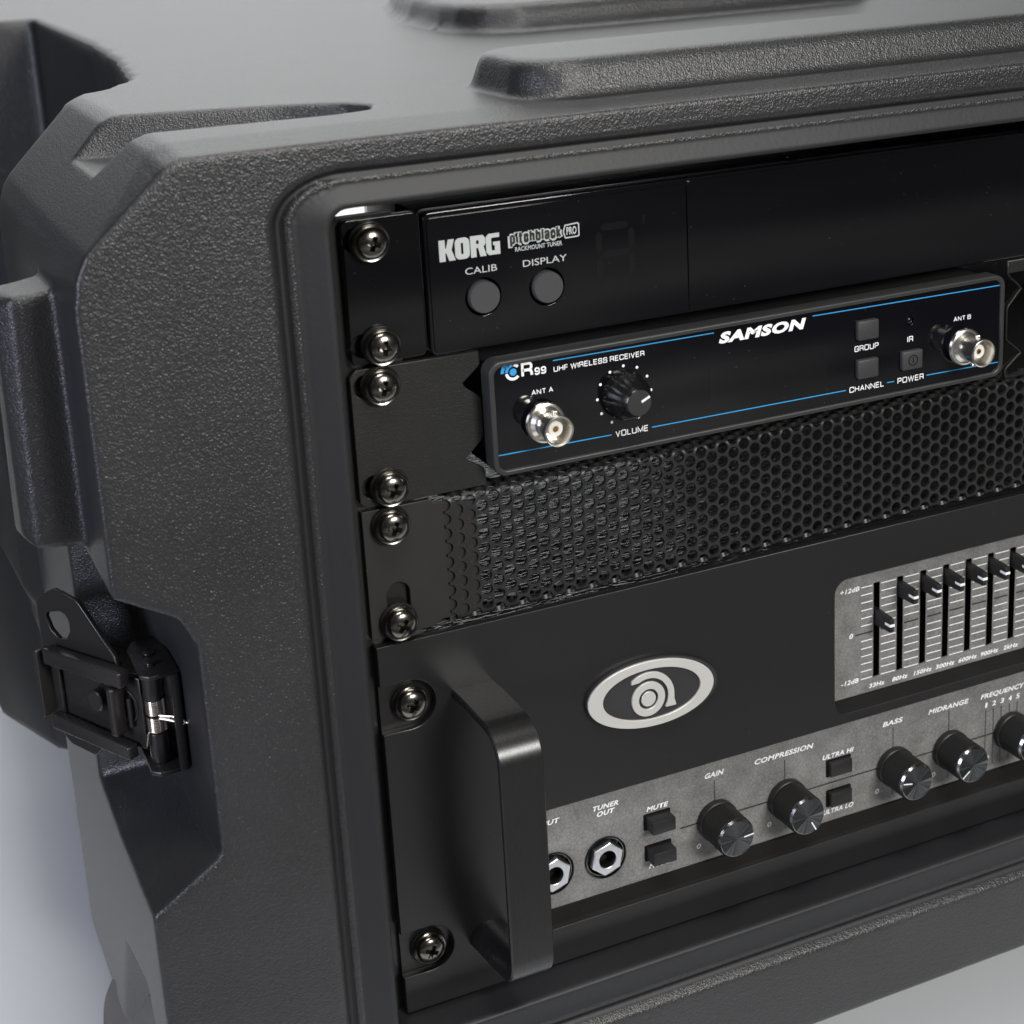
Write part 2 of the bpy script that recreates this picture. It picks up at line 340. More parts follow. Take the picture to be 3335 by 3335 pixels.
def text(s, x0, x1, z0, h, y, mat, parent, bold=0.15, shear=0.0, name='lettering', th=0.12, rnd=.30, gap=None, w=.64):
    """single-stroke sans lettering printed on a panel; bold = stroke width / height"""
    gl = G_(w); t = h*bold; cur = 0; strokes = []
    gap = gap if gap is not None else .12
    for k, ch in enumerate(s):
        wd, st = gl[ch]
        for pl in st: strokes.append([(cur+p[0],)+tuple(p[1:]) for p in pl])
        cur += wd+(gap+bold if k < len(s)-1 and ch != ' ' else gap*.5)
    mx = max(p[0] for q in strokes for p in q); mn = min(p[0] for q in strokes for p in q)
    sx = (x1-x0-t)/max(.01, mx-mn) if mx > mn else 1.0
    V, F = [], []
    for si, pl in enumerate(strokes):
        pp = [(x0+t/2+(p[0]-mn)*sx, t/2+p[1]*(h-t))+tuple(p[2:]) for p in pl]
        q = fillet(pp, rnd*h); L, R = ribbon(q, t); b = len(V)
        yy = y-th-.004*(si % 6)
        for a, c in zip(L, R): V.append(((a.x+shear*a.y)*MM, yy*MM, (z0+a.y)*MM)); V.append(((c.x+shear*c.y)*MM, yy*MM, (z0+c.y)*MM))
        for k in range(len(L)-1): F.append((b+2*k, b+2*k+2, b+2*k+3, b+2*k+1))
    me = bpy.data.meshes.new(name); me.from_pydata(V, [], F); me.update()
    return mobj(name, me, mat, parent)
FONTSTD = {}
def btext(s, x0, x1, z0, h, y, mat, parent, bold=0.0, shear=0.0, name='lettering', th=0.12):
    def build(body):
        cu = bpy.data.curves.new("t", 'FONT'); cu.body = body; cu.size = 1.0; cu.offset = bold; cu.resolution_u = 3; cu.space_character = 1.0+bold*2
        o = bpy.data.objects.new("t", cu); me = bpy.data.meshes.new_from_object(o)
        bpy.data.objects.remove(o); bpy.data.curves.remove(cu); return me
    if 'H' not in FONTSTD: b0 = bold; bold = 0.0; FONTSTD['H'] = max(v.co.y for v in build('H').vertices); bold = b0
    me = build(s); xs = [v.co.x for v in me.vertices]; mn, mx = min(xs), max(xs)
    sx = (x1-x0)/(mx-mn); sz = h/(FONTSTD['H']+2*bold)
    for v in me.vertices:
        Z = (v.co.y+bold)*sz; v.co = ((x0+(v.co.x-mn)*sx+shear*Z)*MM, (y-th)*MM, (z0+Z)*MM)
    return mobj(name, me, mat, parent)
def flat(name, polys, y, mat, parent):
    """printed flat shapes a hair in front of a panel"""
    bm = bmesh.new()
    for pl in polys: bm.faces.new([bm.verts.new((x, y-.12, z)) for x, z in pl])
    bmesh.ops.triangulate(bm, faces=bm.faces)
    o = from_bm(name, bm, mat, parent); return o
def bar(x0, z0, x1, z1, wd):
    dx, dz = x1-x0, z1-z0; l = math.hypot(dx, dz); nx, nz = -dz/l*wd/2, dx/l*wd/2
    return [(x0+nx, z0+nz), (x1+nx, z1+nz), (x1-nx, z1-nz), (x0-nx, z0-nz)]
def arc_band(cx, cz, r0, r1, a0, a1, n=14):
    p = [(cx+r1*math.cos(math.radians(a0+(a1-a0)*i/n)), cz+r1*math.sin(math.radians(a0+(a1-a0)*i/n))) for i in range(n+1)]
    p += [(cx+r0*math.cos(math.radians(a1-(a1-a0)*i/n)), cz+r0*math.sin(math.radians(a1-(a1-a0)*i/n))) for i in range(n+1)]
    return p
def tube(name, path, r, mat, parent, seg=10, closed=False):
    bm = bmesh.new(); rings = []
    P = [Vector(p) for p in path]
    up = Vector((0.13, .2, 1)).normalized()
    for i, p in enumerate(P):
        d = (P[min(i+1, len(P)-1)]-P[max(i-1, 0)]).normalized()
        a = d.cross(up); a = a.normalized() if a.length > 1e-3 else Vector((1, 0, 0)); b = d.cross(a).normalized()
        rings.append([bm.verts.new(p+r*(math.cos(2*PI*k/seg)*a+math.sin(2*PI*k/seg)*b)) for k in range(seg)])
    for A, B in zip(rings, rings[1:]):
        for k in range(seg): bm.faces.new([A[k], A[(k+1) % seg], B[(k+1) % seg], B[k]])
    bm.faces.new(rings[0]); bm.faces.new(rings[-1][::-1])
    return from_bm(name, bm, mat, parent, 1.0)
def thing(name, label, cat, loc=(0, 0, 0), group=None):
    o = bpy.data.objects.new(name, None); sc.collection.objects.link(o); o.empty_display_size = .02
    o['label'] = label; o['category'] = cat
    if group: o['group'] = group
    return o

# ------------------------------------------------------------------ setting: one white paper sweep
bm = bmesh.new()
prof = [(-215, -402), (0, -402), (300, -402), (900, -402), (1500, -402)]
for i in range(1, 13):
    a = math.radians(90*i/12); prof.append((1500+500*math.sin(a), -402+500*(1-math.cos(a))))
prof += [(2000, 600), (2000, 1500)]
rows = [[bm.verts.new((x, y, z)) for x in (-230, 300, 900, 1700, 2600)] for y, z in prof]
for A, B in zip(rows, rows[1:]):
    for i in range(4): bm.faces.new([A[i], A[i+1], B[i+1], B[i]])
fl = from_bm('paper_sweep', bm, M['paper'], None, 3.14); fl['kind'] = 'structure'
fm_, ft_, fb_ = nt('reflection_patch_floor'); base(fb_, (.03, .03, .03), .5)
fv_ = coords(ft_, (1.1, 4.5, 1)); fn_ = N(ft_, 'ShaderNodeTexNoise', Scale=1.3, Detail=3.0); ft_.links.new(fv_, fn_.inputs['Vector'])
fr_ = ramp(ft_, .45, (.02, .02, .022), .66, (.38, .37, .35)); ft_.links.new(fn_.outputs[0], fr_.inputs[0]); ft_.links.new(fr_.outputs[0], fb_.inputs['Base Color'])  # pale patches added to the unseen floor for reflected streaks in the tuner window
bm = bmesh.new(); bm.faces.new([bm.verts.new(p) for p in ((-4000, -4000, -404), (5000, -4000, -404), (5000, 5000, -404), (-4000, 5000, -404))])
fl2 = from_bm('floor', bm, fm_, None); fl2['kind'] = 'structure'

# ------------------------------------------------------------------ rack case
case = thing('rack_case', 'large moulded black plastic case on the white floor, open front around the rack units', 'equipment case')
W2 = 465.0                               # mirror axis at 232.5
def mir(pl): return [(W2-x, z) for x, z in pl][::-1]
left = [(-78, -317), (-88, -303), (-87.5, -12), (-86.2, -4), (-83, 2.5), (-60, 25.0), (-55, 27)]
outline = left+[(W2+55, 27), (W2+60, 25.0), (W2+83, 2.5), (W2+86.2, -4), (W2+87.5, -12), (W2+88, -303), (W2+78, -317)]
def bool_chain(base_bm_list, cutters, voxel, smooth_it, name):
    bm = bmesh.new()
    for f in base_bm_list: f(bm)
    bmesh.ops.recalc_face_normals(bm, faces=bm.faces)
    me = bpy.data.meshes.new(name); bm.to_mesh(me); bm.free()
    o = bpy.data.objects.new(name, me); sc.collection.objects.link(o)
    # union by remesh first is unnecessary: cut the plain solids one by one
    cs = []
    for pts in cutters:
        cb = bmesh.new()
        if callable(pts): pts(cb)
        else:
            for p in pts: cb.verts.new(p)
            bmesh.ops.convex_hull(cb, input=cb.verts)
        bmesh.ops.recalc_face_normals(cb, faces=cb.faces)
        cm = bpy.data.meshes.new("c"); cb.to_mesh(cm); cb.free()
        c = bpy.data.objects.new("c", cm); sc.collection.objects.link(c); cs.append(c)
        md = o.modifiers.new("b", 'BOOLEAN'); md.operation = 'DIFFERENCE'; md.solver = 'EXACT'; md.use_self = True; md.object = c
    r = o.modifiers.new("r", 'REMESH'); r.mode = 'VOXEL'; r.voxel_size = voxel; r.use_smooth_shade = True
    s = o.modifiers.new("s", 'SMOOTH'); s.factor = .5; s.iterations = smooth_it
    bpy.context.view_layer.update()
    dg = bpy.context.evaluated_depsgraph_get()
    res = bpy.data.meshes.new_from_object(o.evaluated_get(dg))
    bpy.data.objects.remove(o)
    for c in cs: bpy.data.objects.remove(c)
    return res
def clip(me, y, keep_front):
    bm = bmesh.new(); bm.from_mesh(me)
    bmesh.ops.bisect_plane(bm, geom=list(bm.verts)+list(bm.edges)+list(bm.faces), plane_co=(0, y, 0), plane_no=(0, 1, 0), clear_outer=keep_front, clear_inner=not keep_front)
    bm.to_mesh(me); bm.free()
def x2(f): return lambda bm: f(bm)
YC = 128
def front_body(bm):
    a = [bm.verts.new((x, -18, z-(1.7 if z > 20 else 0))) for x, z in outline]
    b = [bm.verts.new((x, 2, z)) for x, z in outline]; c = [bm.verts.new((x, 150, z)) for x, z in outline]
    n = len(outline); bm.faces.new(a); bm.faces.new(c[::-1])
    for A, B in ((a, b), (b, c)):
        for i in range(n):
            j = (i+1) % n; bm.faces.new([A[i], A[j], B[j], B[i]])
def hull_in(bm, pts):
    t = bmesh.new()
    for p in pts: t.verts.new(p)
    bmesh.ops.convex_hull(t, input=t.verts)
    me = bpy.data.meshes.new("t"); t.to_mesh(me); t.free(); bm.from_mesh(me); bpy.data.meshes.remove(me)
def ridge_pts(x0, x1, yb0, yb1, yt0, yt1, ht, mirror=None):
    r = 16
    P = []
    for (z, i) in ((20, -2), (27, 0), (27+ht-2.5, 2.6), (27+ht-.8, 3.8), (27+ht, 5.8)):
        ya = yb0+i; yb = yb1-i; xa = x0+i; xb = x1-i
        for (cx, cy, a0) in ((xb-r, yb-r, 0), (xa+r, yb-r, 90), (xa+r, ya+r, 180), (xb-r, ya+r, 270)):
            for k in range(6):
                a = math.radians(a0+18*k); P.append((cx+r*math.cos(a), cy+r*math.sin(a), z))
    return P
def f_ridge(bm): hull_in(bm, ridge_pts(54, 414, 2.0, 62, 0, 0, 11.5))
def f_bar(bm):
    for s in (0, 1):
        P = []
        for x, y, z in [(-104, 21, -16), (-105, 21, -85), (-103, 42, -15), (-105, 42, -90), (-99.5, 15, -13), (-101.5, 15, -87.5), (-80, 15, -12), (-80, 15, -90), (-80, 42, -12), (-80, 42, -95)]:
            P.append(((W2-x) if s else x, y, z))
        hull_in(bm, P)
def c_prism(poly, y0, y1): return lambda bm: bm_prism(bm, poly, y0, y1)
def c_ring(o, i, y0, y1):
    def f(bm):
        n = len(o); L = []
        for y in (y0, y1):
            L.append(([bm.verts.new((x, y, z)) for x, z in o], [bm.verts.new((x, y, z)) for x, z in i]))
        (oa, ia), (ob, ib) = L
        for k in range(n):
            j = (k+1) % n
            bm.faces.new([oa[k], oa[j], ia[j], ia[k]]); bm.faces.new([ob[k], ib[k], ib[j], ob[j]])
            bm.faces.new([oa[k], ob[k], ob[j], oa[j]]); bm.faces.new([ia[k], ia[j], ib[j], ib[k]])
    return f
def both(pts): return [pts, [(W2-x, y, z) for x, y, z in pts]]
cut = [c_prism(rrect(-15.8, W2+15.8, -267, 5.7, 5), -40, 60), c_prism(rrect(-4, W2+4, -267, 4, 5), 55, 200),
       ]
# latch pockets, top grooves and wheel arches, both sides
pk = []
for y, sh in ((-40, 0), (30, 0)):
    for x, z in ((-66, -113), (-66, -181), (-88, -195), (-130, -205), (-130, -84), (-88, -93.5), (-70, -104)): pk.append((x, y, z))
pk += [(-88, 66, -99), (-88, 66, -191), (-130, 75, -100), (-130, 75, -200), (-70, 54, -112), (-70, 54, -184)]
cut += both(pk)
gp = []
for z, g in ((60, 6), (27.5, 0), (15, -7)):
    for x, y in ((-130, 30-g), (-60, 29-g), (0, 23-g), (12, 26-g), (16+g, 36), (10, 47+g*.6), (-10, 58+g), (-60, 74+g), (-130, 92+g)): gp.append((x, y, z))
cut += both(gp)
def arch(s):
    def f(bm):
        n = 40; A = []; B = []
        for i in range(n):
            a = 2*PI*i/n; y, z = 75+84*math.cos(a), -318+84*math.sin(a); y2, z2 = 75+76*math.cos(a), -322+74*math.sin(a)
            xa, xb = (-140, -58)
            if s: xa, xb = W2-xa, W2-xb
            A.append(bm.verts.new((xa, y, z))); B.append(bm.verts.new((xb, y2, z2)))
        bm.faces.new(A); bm.faces.new(B[::-1])
        for i in range(n): bm.faces.new([A[i], A[(i+1) % n], B[(i+1) % n], B[i]])
    return f
wd_ = [(-100, 60, -240), (-100, 16, -231), (-100, 3, -262), (-100, -2, -330), (-100, 125, -335), (-100, 100, -300), (-64, 40, -262), (-60, 12, -258), (-60, 4, -330), (-66, 60, -335)]
cut += both(wd_)
me1 = bool_chain([front_body, f_ridge, f_bar], cut, 1.05, 10, 'shell')
clip(me1, YC, True)
def rim_d(x, z):
    """distance outward from the opening, rounded at its corners"""
    r = 5
    a = max(-16+r-x, x-(W2+16-r), 0); b = max(((z-6)*1.5+r) if z > -100 else (-267+r-z), 0)
    return math.hypot(a, b)-r
def rim_y(d):
    P = [(-99, -17.4), (0, -17.2), (1.0, -17.4), (9.6, -15.6), (10.2, -14.9), (11.0, -15.9), (12.2, -16.0), (13.6, -14.3), (15.2, -14.3), (17.2, -17.6), (18.3, -18), (999, -18)]
    for (a, b), (c, e) in zip(P, P[1:]):
        if d <= c: return b+(e-b)*(d-a)/(c-a)
    return -18
for v in me1.vertices:
    if v.co.y < -10:
        d = rim_d(v.co.x, v.co.z)
        if d < 18.5: v.co.y = -10+(v.co.y+10)*(rim_y(d)+10)/(-8.0)
def rear_body(bm): bm_prism(bm, outline, 100, 820)
def f_ridge2(bm):
    L = [(200, 216), (146, 217), (132, 226), (126, 242), (125, 262), (129, 310), (139, 360), (156, 415), (180, 466), (215, 500), (232.5, 505)]
    L = L+[(W2-x, y) for x, y in L[::-1]]; P = []
    for z, i in ((20, -1), (27, 0), (36.5, 2.6), (38.2, 3.8), (39, 5.8)):
        for x, y in L:
            k = 1-i/110; P.append((232.5+(x-232.5)*k, 350+(y-350)*(1-i/135), z))
    hull_in(bm, P)
BULGE = ([(-82, 150, -12), (-82, 150, -180), (-94, 175, -20), (-94, 175, -165), (-97, 340, -20), (-97, 340, -178), (-82, 360, -10), (-82, 360, -192)],
         [(-86, 214, -150), (-86, 214, -256), (-103, 262, -150), (-103, 262, -258), (-100, 500, -150), (-60, 214, -262), (-60, 500, -266), (-60, 214, -150)])
cut2 = [c_prism(rrect(-4, W2+4, -267, 4, 5), 60, 900)]
up = []
for z in (-105, 80):
    for x, y in ((-140, 137), (-62, 137), (-45, 152), (-31, 176), (-20, 260), (-15, 340), (-12, 540), (-140, 560)): up.append((x, y, z))
cut2 += both(up)
lo = []
for z in (-195, -400):
    for x, y in ((-140, 150), (-86, 158), (-66, 190), (-58, 260), (-58, 900), (-140, 900)): lo.append((x, y, z))
cut2 += both(lo)
me2 = bool_chain([rear_body, f_ridge2], cut2, 3.0, 2, 'shell_rear')
clip(me2, YC, False)
def finish_shell(name, me):
    bm = bmesh.new(); bm.from_mesh(me)
    for f in bm.faces:
        c = f.calc_center_median(); n = f.normal; f.smooth = True; k = 0
        if c.y < 4 and (rim_d(c.x, c.z) < 10.3 or (c.y < -10 and 12.9 < rim_d(c.x, c.z) < 16.4)): k = 1
        elif c.y < 80 and abs(c.x+66) < 5 and abs(n.x) > .8 and -185 < c.z < -110: k = 1
        elif abs(n.x) > .75 and c.x < -10 and c.y > 128 and c.x > -60: k = 1
        f.material_index = k
    bmesh.ops.scale(bm, vec=(MM, MM, MM), verts=bm.verts)
    me.materials.clear(); me.materials.append(M['case']); me.materials.append(M['case_smooth']); bm.to_mesh(me); bm.free()
    o = bpy.data.objects.new(name, me); sc.collection.objects.link(o); o.parent = case; return o
sh1 = finish_shell('shell', me1)
sh2 = finish_shell('rear_shell', me2)
for sd in (0, 1):
    for P in BULGE: hull('side_bulge', [((W2-x) if sd else x, y, z) for x, y, z in P], M['case_smooth'], case, 6, 3)

# rack rails behind the ears
for s in (0, 1):
    bm = bmesh.new()
    x = (lambda v: W2-v) if s else (lambda v: v)
    a, b = sorted((x(-15.5), x(8)))
    bm_box(bm, a, b, 1.2, 3.2, -266.9, .3); a, b = sorted((x(-15.5), x(-13.5))); bm_box(bm, a, b, 3.2, 34, -266.9, .3)
    from_bm('rack_rail', bm, M['washer'], case)

# casters in their arches
def caster(cx0, cx1, parent):
    e = bpy.data.objects.new('caster', None); sc.collection.objects.link(e); e.parent = parent
    for nm, prof, mt in (('tyre', [(40, 0), (58, 0), (61, 3), (62, 8), (62, 16), (61, 21), (58, 24), (40, 24)], M['tyre']), ('hub', [(0, 4), (14, 2), (16, 8), (38, 10), (40, 6), (40, 18), (0, 18)], M['washer'])):
        bm = bmesh.new(); bm_lathe(bm, prof, 0, 0, 64)
        bmesh.ops.rotate(bm, cent=(0, 0, 0), matrix=Matrix.Rotation(-PI/2, 3, 'Z'), verts=bm.verts)
        bmesh.ops.translate(bm, vec=(-12, 0, 0), verts=bm.verts); bmesh.ops.rotate(bm, cent=(0, 0, 0), matrix=Matrix.Rotation(.22, 3, 'Z'), verts=bm.verts)
        bmesh.ops.translate(bm, vec=(cx0, 70, -340), verts=bm.verts)
        from_bm(nm, bm, mt, e, .6)
    bm = bmesh.new(); bm_box(bm, cx0-13, cx0+13, 64, 76, -346, -334); from_bm('axle', bm, M['latch'], e)
caster(-68.5, 0, case); caster(W2+68.5, 0, case)

# side latch, swung open
lt = bpy.data.objects.new('latch', None); sc.collection.objects.link(lt); lt.parent = case
P0 = Vector((-78, 25, 0)); LU = Vector((-21, 35, 0)).normalized(); LN = Vector((-35, -21, 0)).normalized()  # LN points to the viewer side
def lmap(o, th0):
    """re-seat a plate built in X,Z (y = depth) onto the latch plane: X -> along LU"""
    for v in o.data.vertices:
        x, y, z = v.co/MM
        p = P0+LU*x-LN*y; v.co = Vector((p.x, p.y, z))*MM
    bm = bmesh.new(); bm.from_mesh(o.data); bmesh.ops.recalc_face_normals(bm, faces=bm.faces); bm.to_mesh(o.data); bm.free()
    return o
outer = [(-1.5, -139), (7.6, -138.6), (8.6, -133.6), (22.2, -118.8), (23.4, -118.0), (33.5, -116.2), (35, -116.6), (42.4, -121), (43.2, -122.5), (43.2, -162.6), (42.4, -164.5), (36, -170.6), (34.6, -171.2), (24.5, -172.2), (23, -171.6), (15.5, -164.5), (-1.5, -163)]
keyhole = [(29.5, -124.2), (32, -123.6), (38.5, -125.2), (39.2, -127), (37.5, -131), (34, -133.5), (30.5, -132.8), (28.4, -129.5), (28.2, -126.4)]
lmap(plate('latch_plate', outer, [keyhole], 0, 1.6, M['latch'], lt, bev=.35), 0)
def lbox(name, u0, u1, d0, d1, z0, z1, z0b=None, z1b=None, bev=.8, mat=None):
    z0b = z0 if z0b is None else z0b; z1b = z1 if z1b is None else z1b
    pts = []
    for d in (d0, d1):
        for u, za, zb in ((u0, z0, z1), (u1, z0b, z1b)):
            for z in (za, zb):
                p = P0+LU*u+LN*d; pts.append((p.x, p.y, z))
    return hull(name, pts, mat or M['latch'], lt, bev, 3)
lbox('upper_rail', 0.6, 36.5, 1.0, 5.6, -140.6, -135.2)
lbox('lower_rail', 1.2, 37.5, 1.0, 5.0, -165.6, -161.0, -163.6, -158.6)
lbox('end_lip', 38.6, 40.2, 1.0, 6.0, -159.6, -136.8, bev=.4)
lbox('end_wall', 34.5, 38.4, 0.4, 1.4, -159, -137, bev=.3)
for rr, dd, mt in ((6.4, 1.3, M['washer']), (3.2, 4.5, M['latch'])):
    bm = bmesh.new(); bm_lathe(bm, [(0, -dd), (rr-.4, -dd), (rr, -dd+.4), (rr, 0)], 0, 0, 28)
    o = from_bm('cam_disc' if rr > 5 else 'rivet', bm, mt, lt, .6)
    for v in o.data.vertices:
        x, y, z = v.co/MM
        x += 12.5 if rr > 5 else 15; zz = z*1.12-(150.5 if rr > 5 else 148.6)
        p = P0+LU*x-LN*y; v.co = Vector((p.x, p.y, zz))*MM
lbox('turn_key', 4.6, 7.6, 1.0, 6.0, -158, -141.5, bev=.9)
ov = [(9.2+9.4*math.cos(a_)*math.cos(-.35)-6.6*math.sin(a_)*math.sin(-.35), -150.6-9.4*math.cos(a_)*math.sin(.35)+6.9*math.sin(a_)) for a_ in [2*PI*i_/36 for i_ in range(36)]]
oi = [(9.2+(x_-9.2)*.93, -150.6+(z_+150.6)*.90) for x_, z_ in ov]
lmap(plate('key_recess', ov, [oi], -.55, .7, M['latch'], lt, bev=.15), 0)
lbox('key_edge', 2.2, 3.6, .6, 1.8, -156, -146, bev=.4)
# hinge bracket with pin, sleeves and springs
bx0, bx1 = -77.5, -66.8
for z0, z1 in ((-135.6, -134.2), (-168.0, -166.6)):
    hull('bracket_flange', [(x, y, z) for z in (z0, z1) for x, y in ((bx1+.5, 14), (bx1+.5, 40), (-69.5, 44), (-74.5, 43), (-77.6, 37), (bx0-.5, 16), (bx0+2, 13.5))], M['latch'], lt, .35)
hull('bracket_back', [(x, y, z) for z in (-167, -135) for x, y in ((-66.3, 14), (-66.3, 46), (-68.2, 14), (-68.2, 46))], M['latch'], lt, .4)
hull('bracket_edge', [(x, y, z) for z in (-167.4, -134.8) for x, y in ((-69.6, 12.6), (-66.9, 12.6), (-69.6, 15), (-66.9, 15))], M['latch'], lt, .5)
PX, PY = -73.4, 22
def zcyl(name, r, z0, z1, mat, x=PX, y=PY):
    bm = bmesh.new(); r1 = bmesh.ops.create_cone(bm, cap_ends=True, segments=24, radius1=r, radius2=r, depth=z1-z0)
    bmesh.ops.translate(bm, vec=(x, y, (z0+z1)/2), verts=bm.verts); bevel_all(bm, .3, 2, 1.0)
    return from_bm(name, bm, mat, lt, .6)
zcyl('sleeve', 3.3, -145.2, -135.8, M['latch']); zcyl('sleeve', 3.3, -166.4, -156.5, M['latch']); zcyl('hinge_pin', 1.5, -168.6, -133.2, M['latch'])
zcyl('rivet_head', 2.0, -134.2, -133.4, M['washer'], -72.2, 30)
for z0, z1 in ((-150.4, -145.4), (-156.2, -151.2)):
    n = 7*20; path = [(PX+2.9*math.cos(2*PI*i/20), PY+2.9*math.sin(2*PI*i/20), z0+(z1-z0)*i/n) for i in range(n+1)]
    tube('spring_coil', path, .40, M['spring'], lt, 8)
tube('spring_arm', [(-73, 19, -150.2), (-69.5, 16, -150.0), (-66.9, 13, -150.6), (-66.4, 12.2, -151.2), (-67, 13, -151.8), (-70, 16, -151.3), (-73, 19, -151.2)], .45, M['spring'], lt, 8)
tube('spring_arm', [(-76.2, 21, -156), (-77.2, 20, -156.2), (-77.4, 20, -160)], .4, M['spring'], lt, 8)

# ------------------------------------------------------------------ rack screws
def screw_meshes():
    bm = bmesh.new(); bm_lathe(bm, [(2.6, 0), (6.1, 0), (6.2, -.5), (5.9, -1.1), (2.6, -1.1)], 0, 0, 48)
    washer = from_bm('washer', bm, M['washer'], None, .6)
    bm = bmesh.new(); bm_lathe(bm, [(0, -1.0), (5.2, -1.15), (5.65, -1.6), (5.75, -2.4), (5.5, -2.75), (5.1, -2.6), (4.9, -2.3), (0, -2.3)], 0, 0, 48)
    collar = from_bm('collar', bm, M['screw'], None, .5)
    bm = bmesh.new(); pr = [(0, -2.0), (4.7, -2.0), (4.75, -2.9)]
    for i in range(1, 9): a = i/8*PI/2; pr.append((4.75*math.cos(a)**.9, -2.9-2.1*math.sin(a)))
    bm_lathe(bm, pr, 0, 0, 48); head = from_bm('screw_head', bm, M['screw'], None, .9, scale=False)
    cb = bmesh.new()
    for k in range(2):
        a = Matrix.Rotation(k*PI/2, 3, 'Y'); pts = []
        for y, w, l in ((-7, 1.05, 3.7), (-2.7, .5, 1.0)):
            for sx in (-1, 1):
                for sz in (-1, 1): pts.append(a @ Vector((sx*l, y, sz*w)))
        hull_in(cb, [tuple(p) for p in pts])
    bmesh.ops.recalc_face_normals(cb, faces=cb.faces)
    cm = bpy.data.meshes.new("c"); cb.to_mesh(cm); cb.free(); c = bpy.data.objects.new("c", cm); sc.collection.objects.link(c)
    md = head.modifiers.new("b", 'BOOLEAN'); md.operation = 'DIFFERENCE'; md.solver = 'EXACT'; md.use_self = True; md.object = c
    bpy.context.view_layer.update(); dg = bpy.context.evaluated_depsgraph_get()
    me = bpy.data.meshes.new_from_object(head.evaluated_get(dg)); bpy.data.objects.remove(head); bpy.data.objects.remove(c)
    me.transform(Matrix.Scale(MM, 4))
    for p in me.polygons: p.use_smooth = True
    me.set_sharp_from_angle(angle=.7)
    mw, mc = washer.data, collar.data
    bpy.data.objects.remove(washer); bpy.data.objects.remove(collar)
    me.name = 'screw_head'; return mw, mc, me
SM = screw_meshes()
def screw(x, z, y, rot, label, tilt=0):
    t = thing('rack_screw', label, 'screw', group='screws holding the rack units to the left rail')
    t.location = (x*MM, y*MM, z*MM); t.rotation_euler = (tilt, rot, 0)
    for nm, me in zip(('washer', 'collar', 'screw_head'), SM):
        o = bpy.data.objects.new(nm, me); sc.collection.objects.link(o); o.parent = t
    return t
YE = -1.4
scr = [(-.7, -7.2, -2.1, .3, 'cross-head screw in the top left corner of the black tuner, beside the white gap'),
       (.4, -38.6, -2.1, .1, 'cross-head screw at the lower left corner of the tuner, just above the receiver ear'),
       (-.6, -50.9, YE, .2, 'cross-head screw in the upper slot of the powder-coated receiver ear'),
       (-.2, -83.2, YE, .5, 'cross-head screw in the lower slot of the receiver ear, its washer edge shining'),
       (-.8, -95.4, YE, .35, 'cross-head screw at the top of the perforated vent panel ear'),
       (-.6, -127.6, YE, .6, 'cross-head screw below the empty slot at the bottom of the vent panel ear'),
       (.8, -155.6, -.9, .55, 'cross-head screw in the upper round pocket of the amplifier front, above left of the handle'),
       (.5, -244.8, -.9, .45, 'cross-head screw in the lower round pocket of the amplifier front, bottom left of the handle')]
for x, z, y, r, l in scr: screw(x, z, y, r, l)

# ------------------------------------------------------------------ tuner (top unit)
tn = thing('rack_tuner', 'glossy black one-unit rack tuner with two round grey buttons, topmost in the case', 'tuner')
YK = -4.5
plate('rack_ear', rrect(-8.7, 15.0, -43.9, -.3, 2), [slot(-2.5, -6.35, 6, 3.4), slot(-2.5, -38.1, 6, 3.4)], -2.1, 2.6, M['gloss'], tn, bev=.3)
plate('rack_ear', rrect(W2-15.0, W2+8.7, -43.9, -.9, 2), [slot(W2+2.5, -6.35, 6, 3.4), slot(W2+2.5, -38.1, 6, 3.4)], -2.1, 2.6, M['gloss'], tn, bev=.3)
box('chassis', 16, W2-16, 1.5, 52, -43.4, -1.2, M['gloss'], tn, 1.0)
plate('front_frame', rrect(15.6, W2-15.6, -44.1, -.6, 2.2), [circ(33.1, -28.2, 6.1), circ(54.1, -28.2, 6.1)], YK+.45, 6.0, M['gloss'], tn, bev=.5)
plate('front_panel', rrect(16.6, 103.0, -43.2, -2.4, 1.6), [circ(33.1, -28.2, 5.9), circ(54.1, -28.2, 5.9)], YK, .8, M['gloss'], tn, bev=.1)
plate('display_window', rrect(103.5, W2-16.6, -43.2, -1.6, 1.2), [], YK, .8, M['gloss'], tn, bev=.1)
for cx in (33.1, 54.1):
    lathe('round_button', [(0, 1), (4.95, 1), (4.95, -5.6), (4.7, -6.0), (0, -6.0)], cx, -28.2, M['greybutton'], tn, 40)
    lathe('button_well', [(0, .9), (6.2, .9), (6.2, 1.4), (0, 1.4)], cx, -28.2, M['dark'], tn, 32)
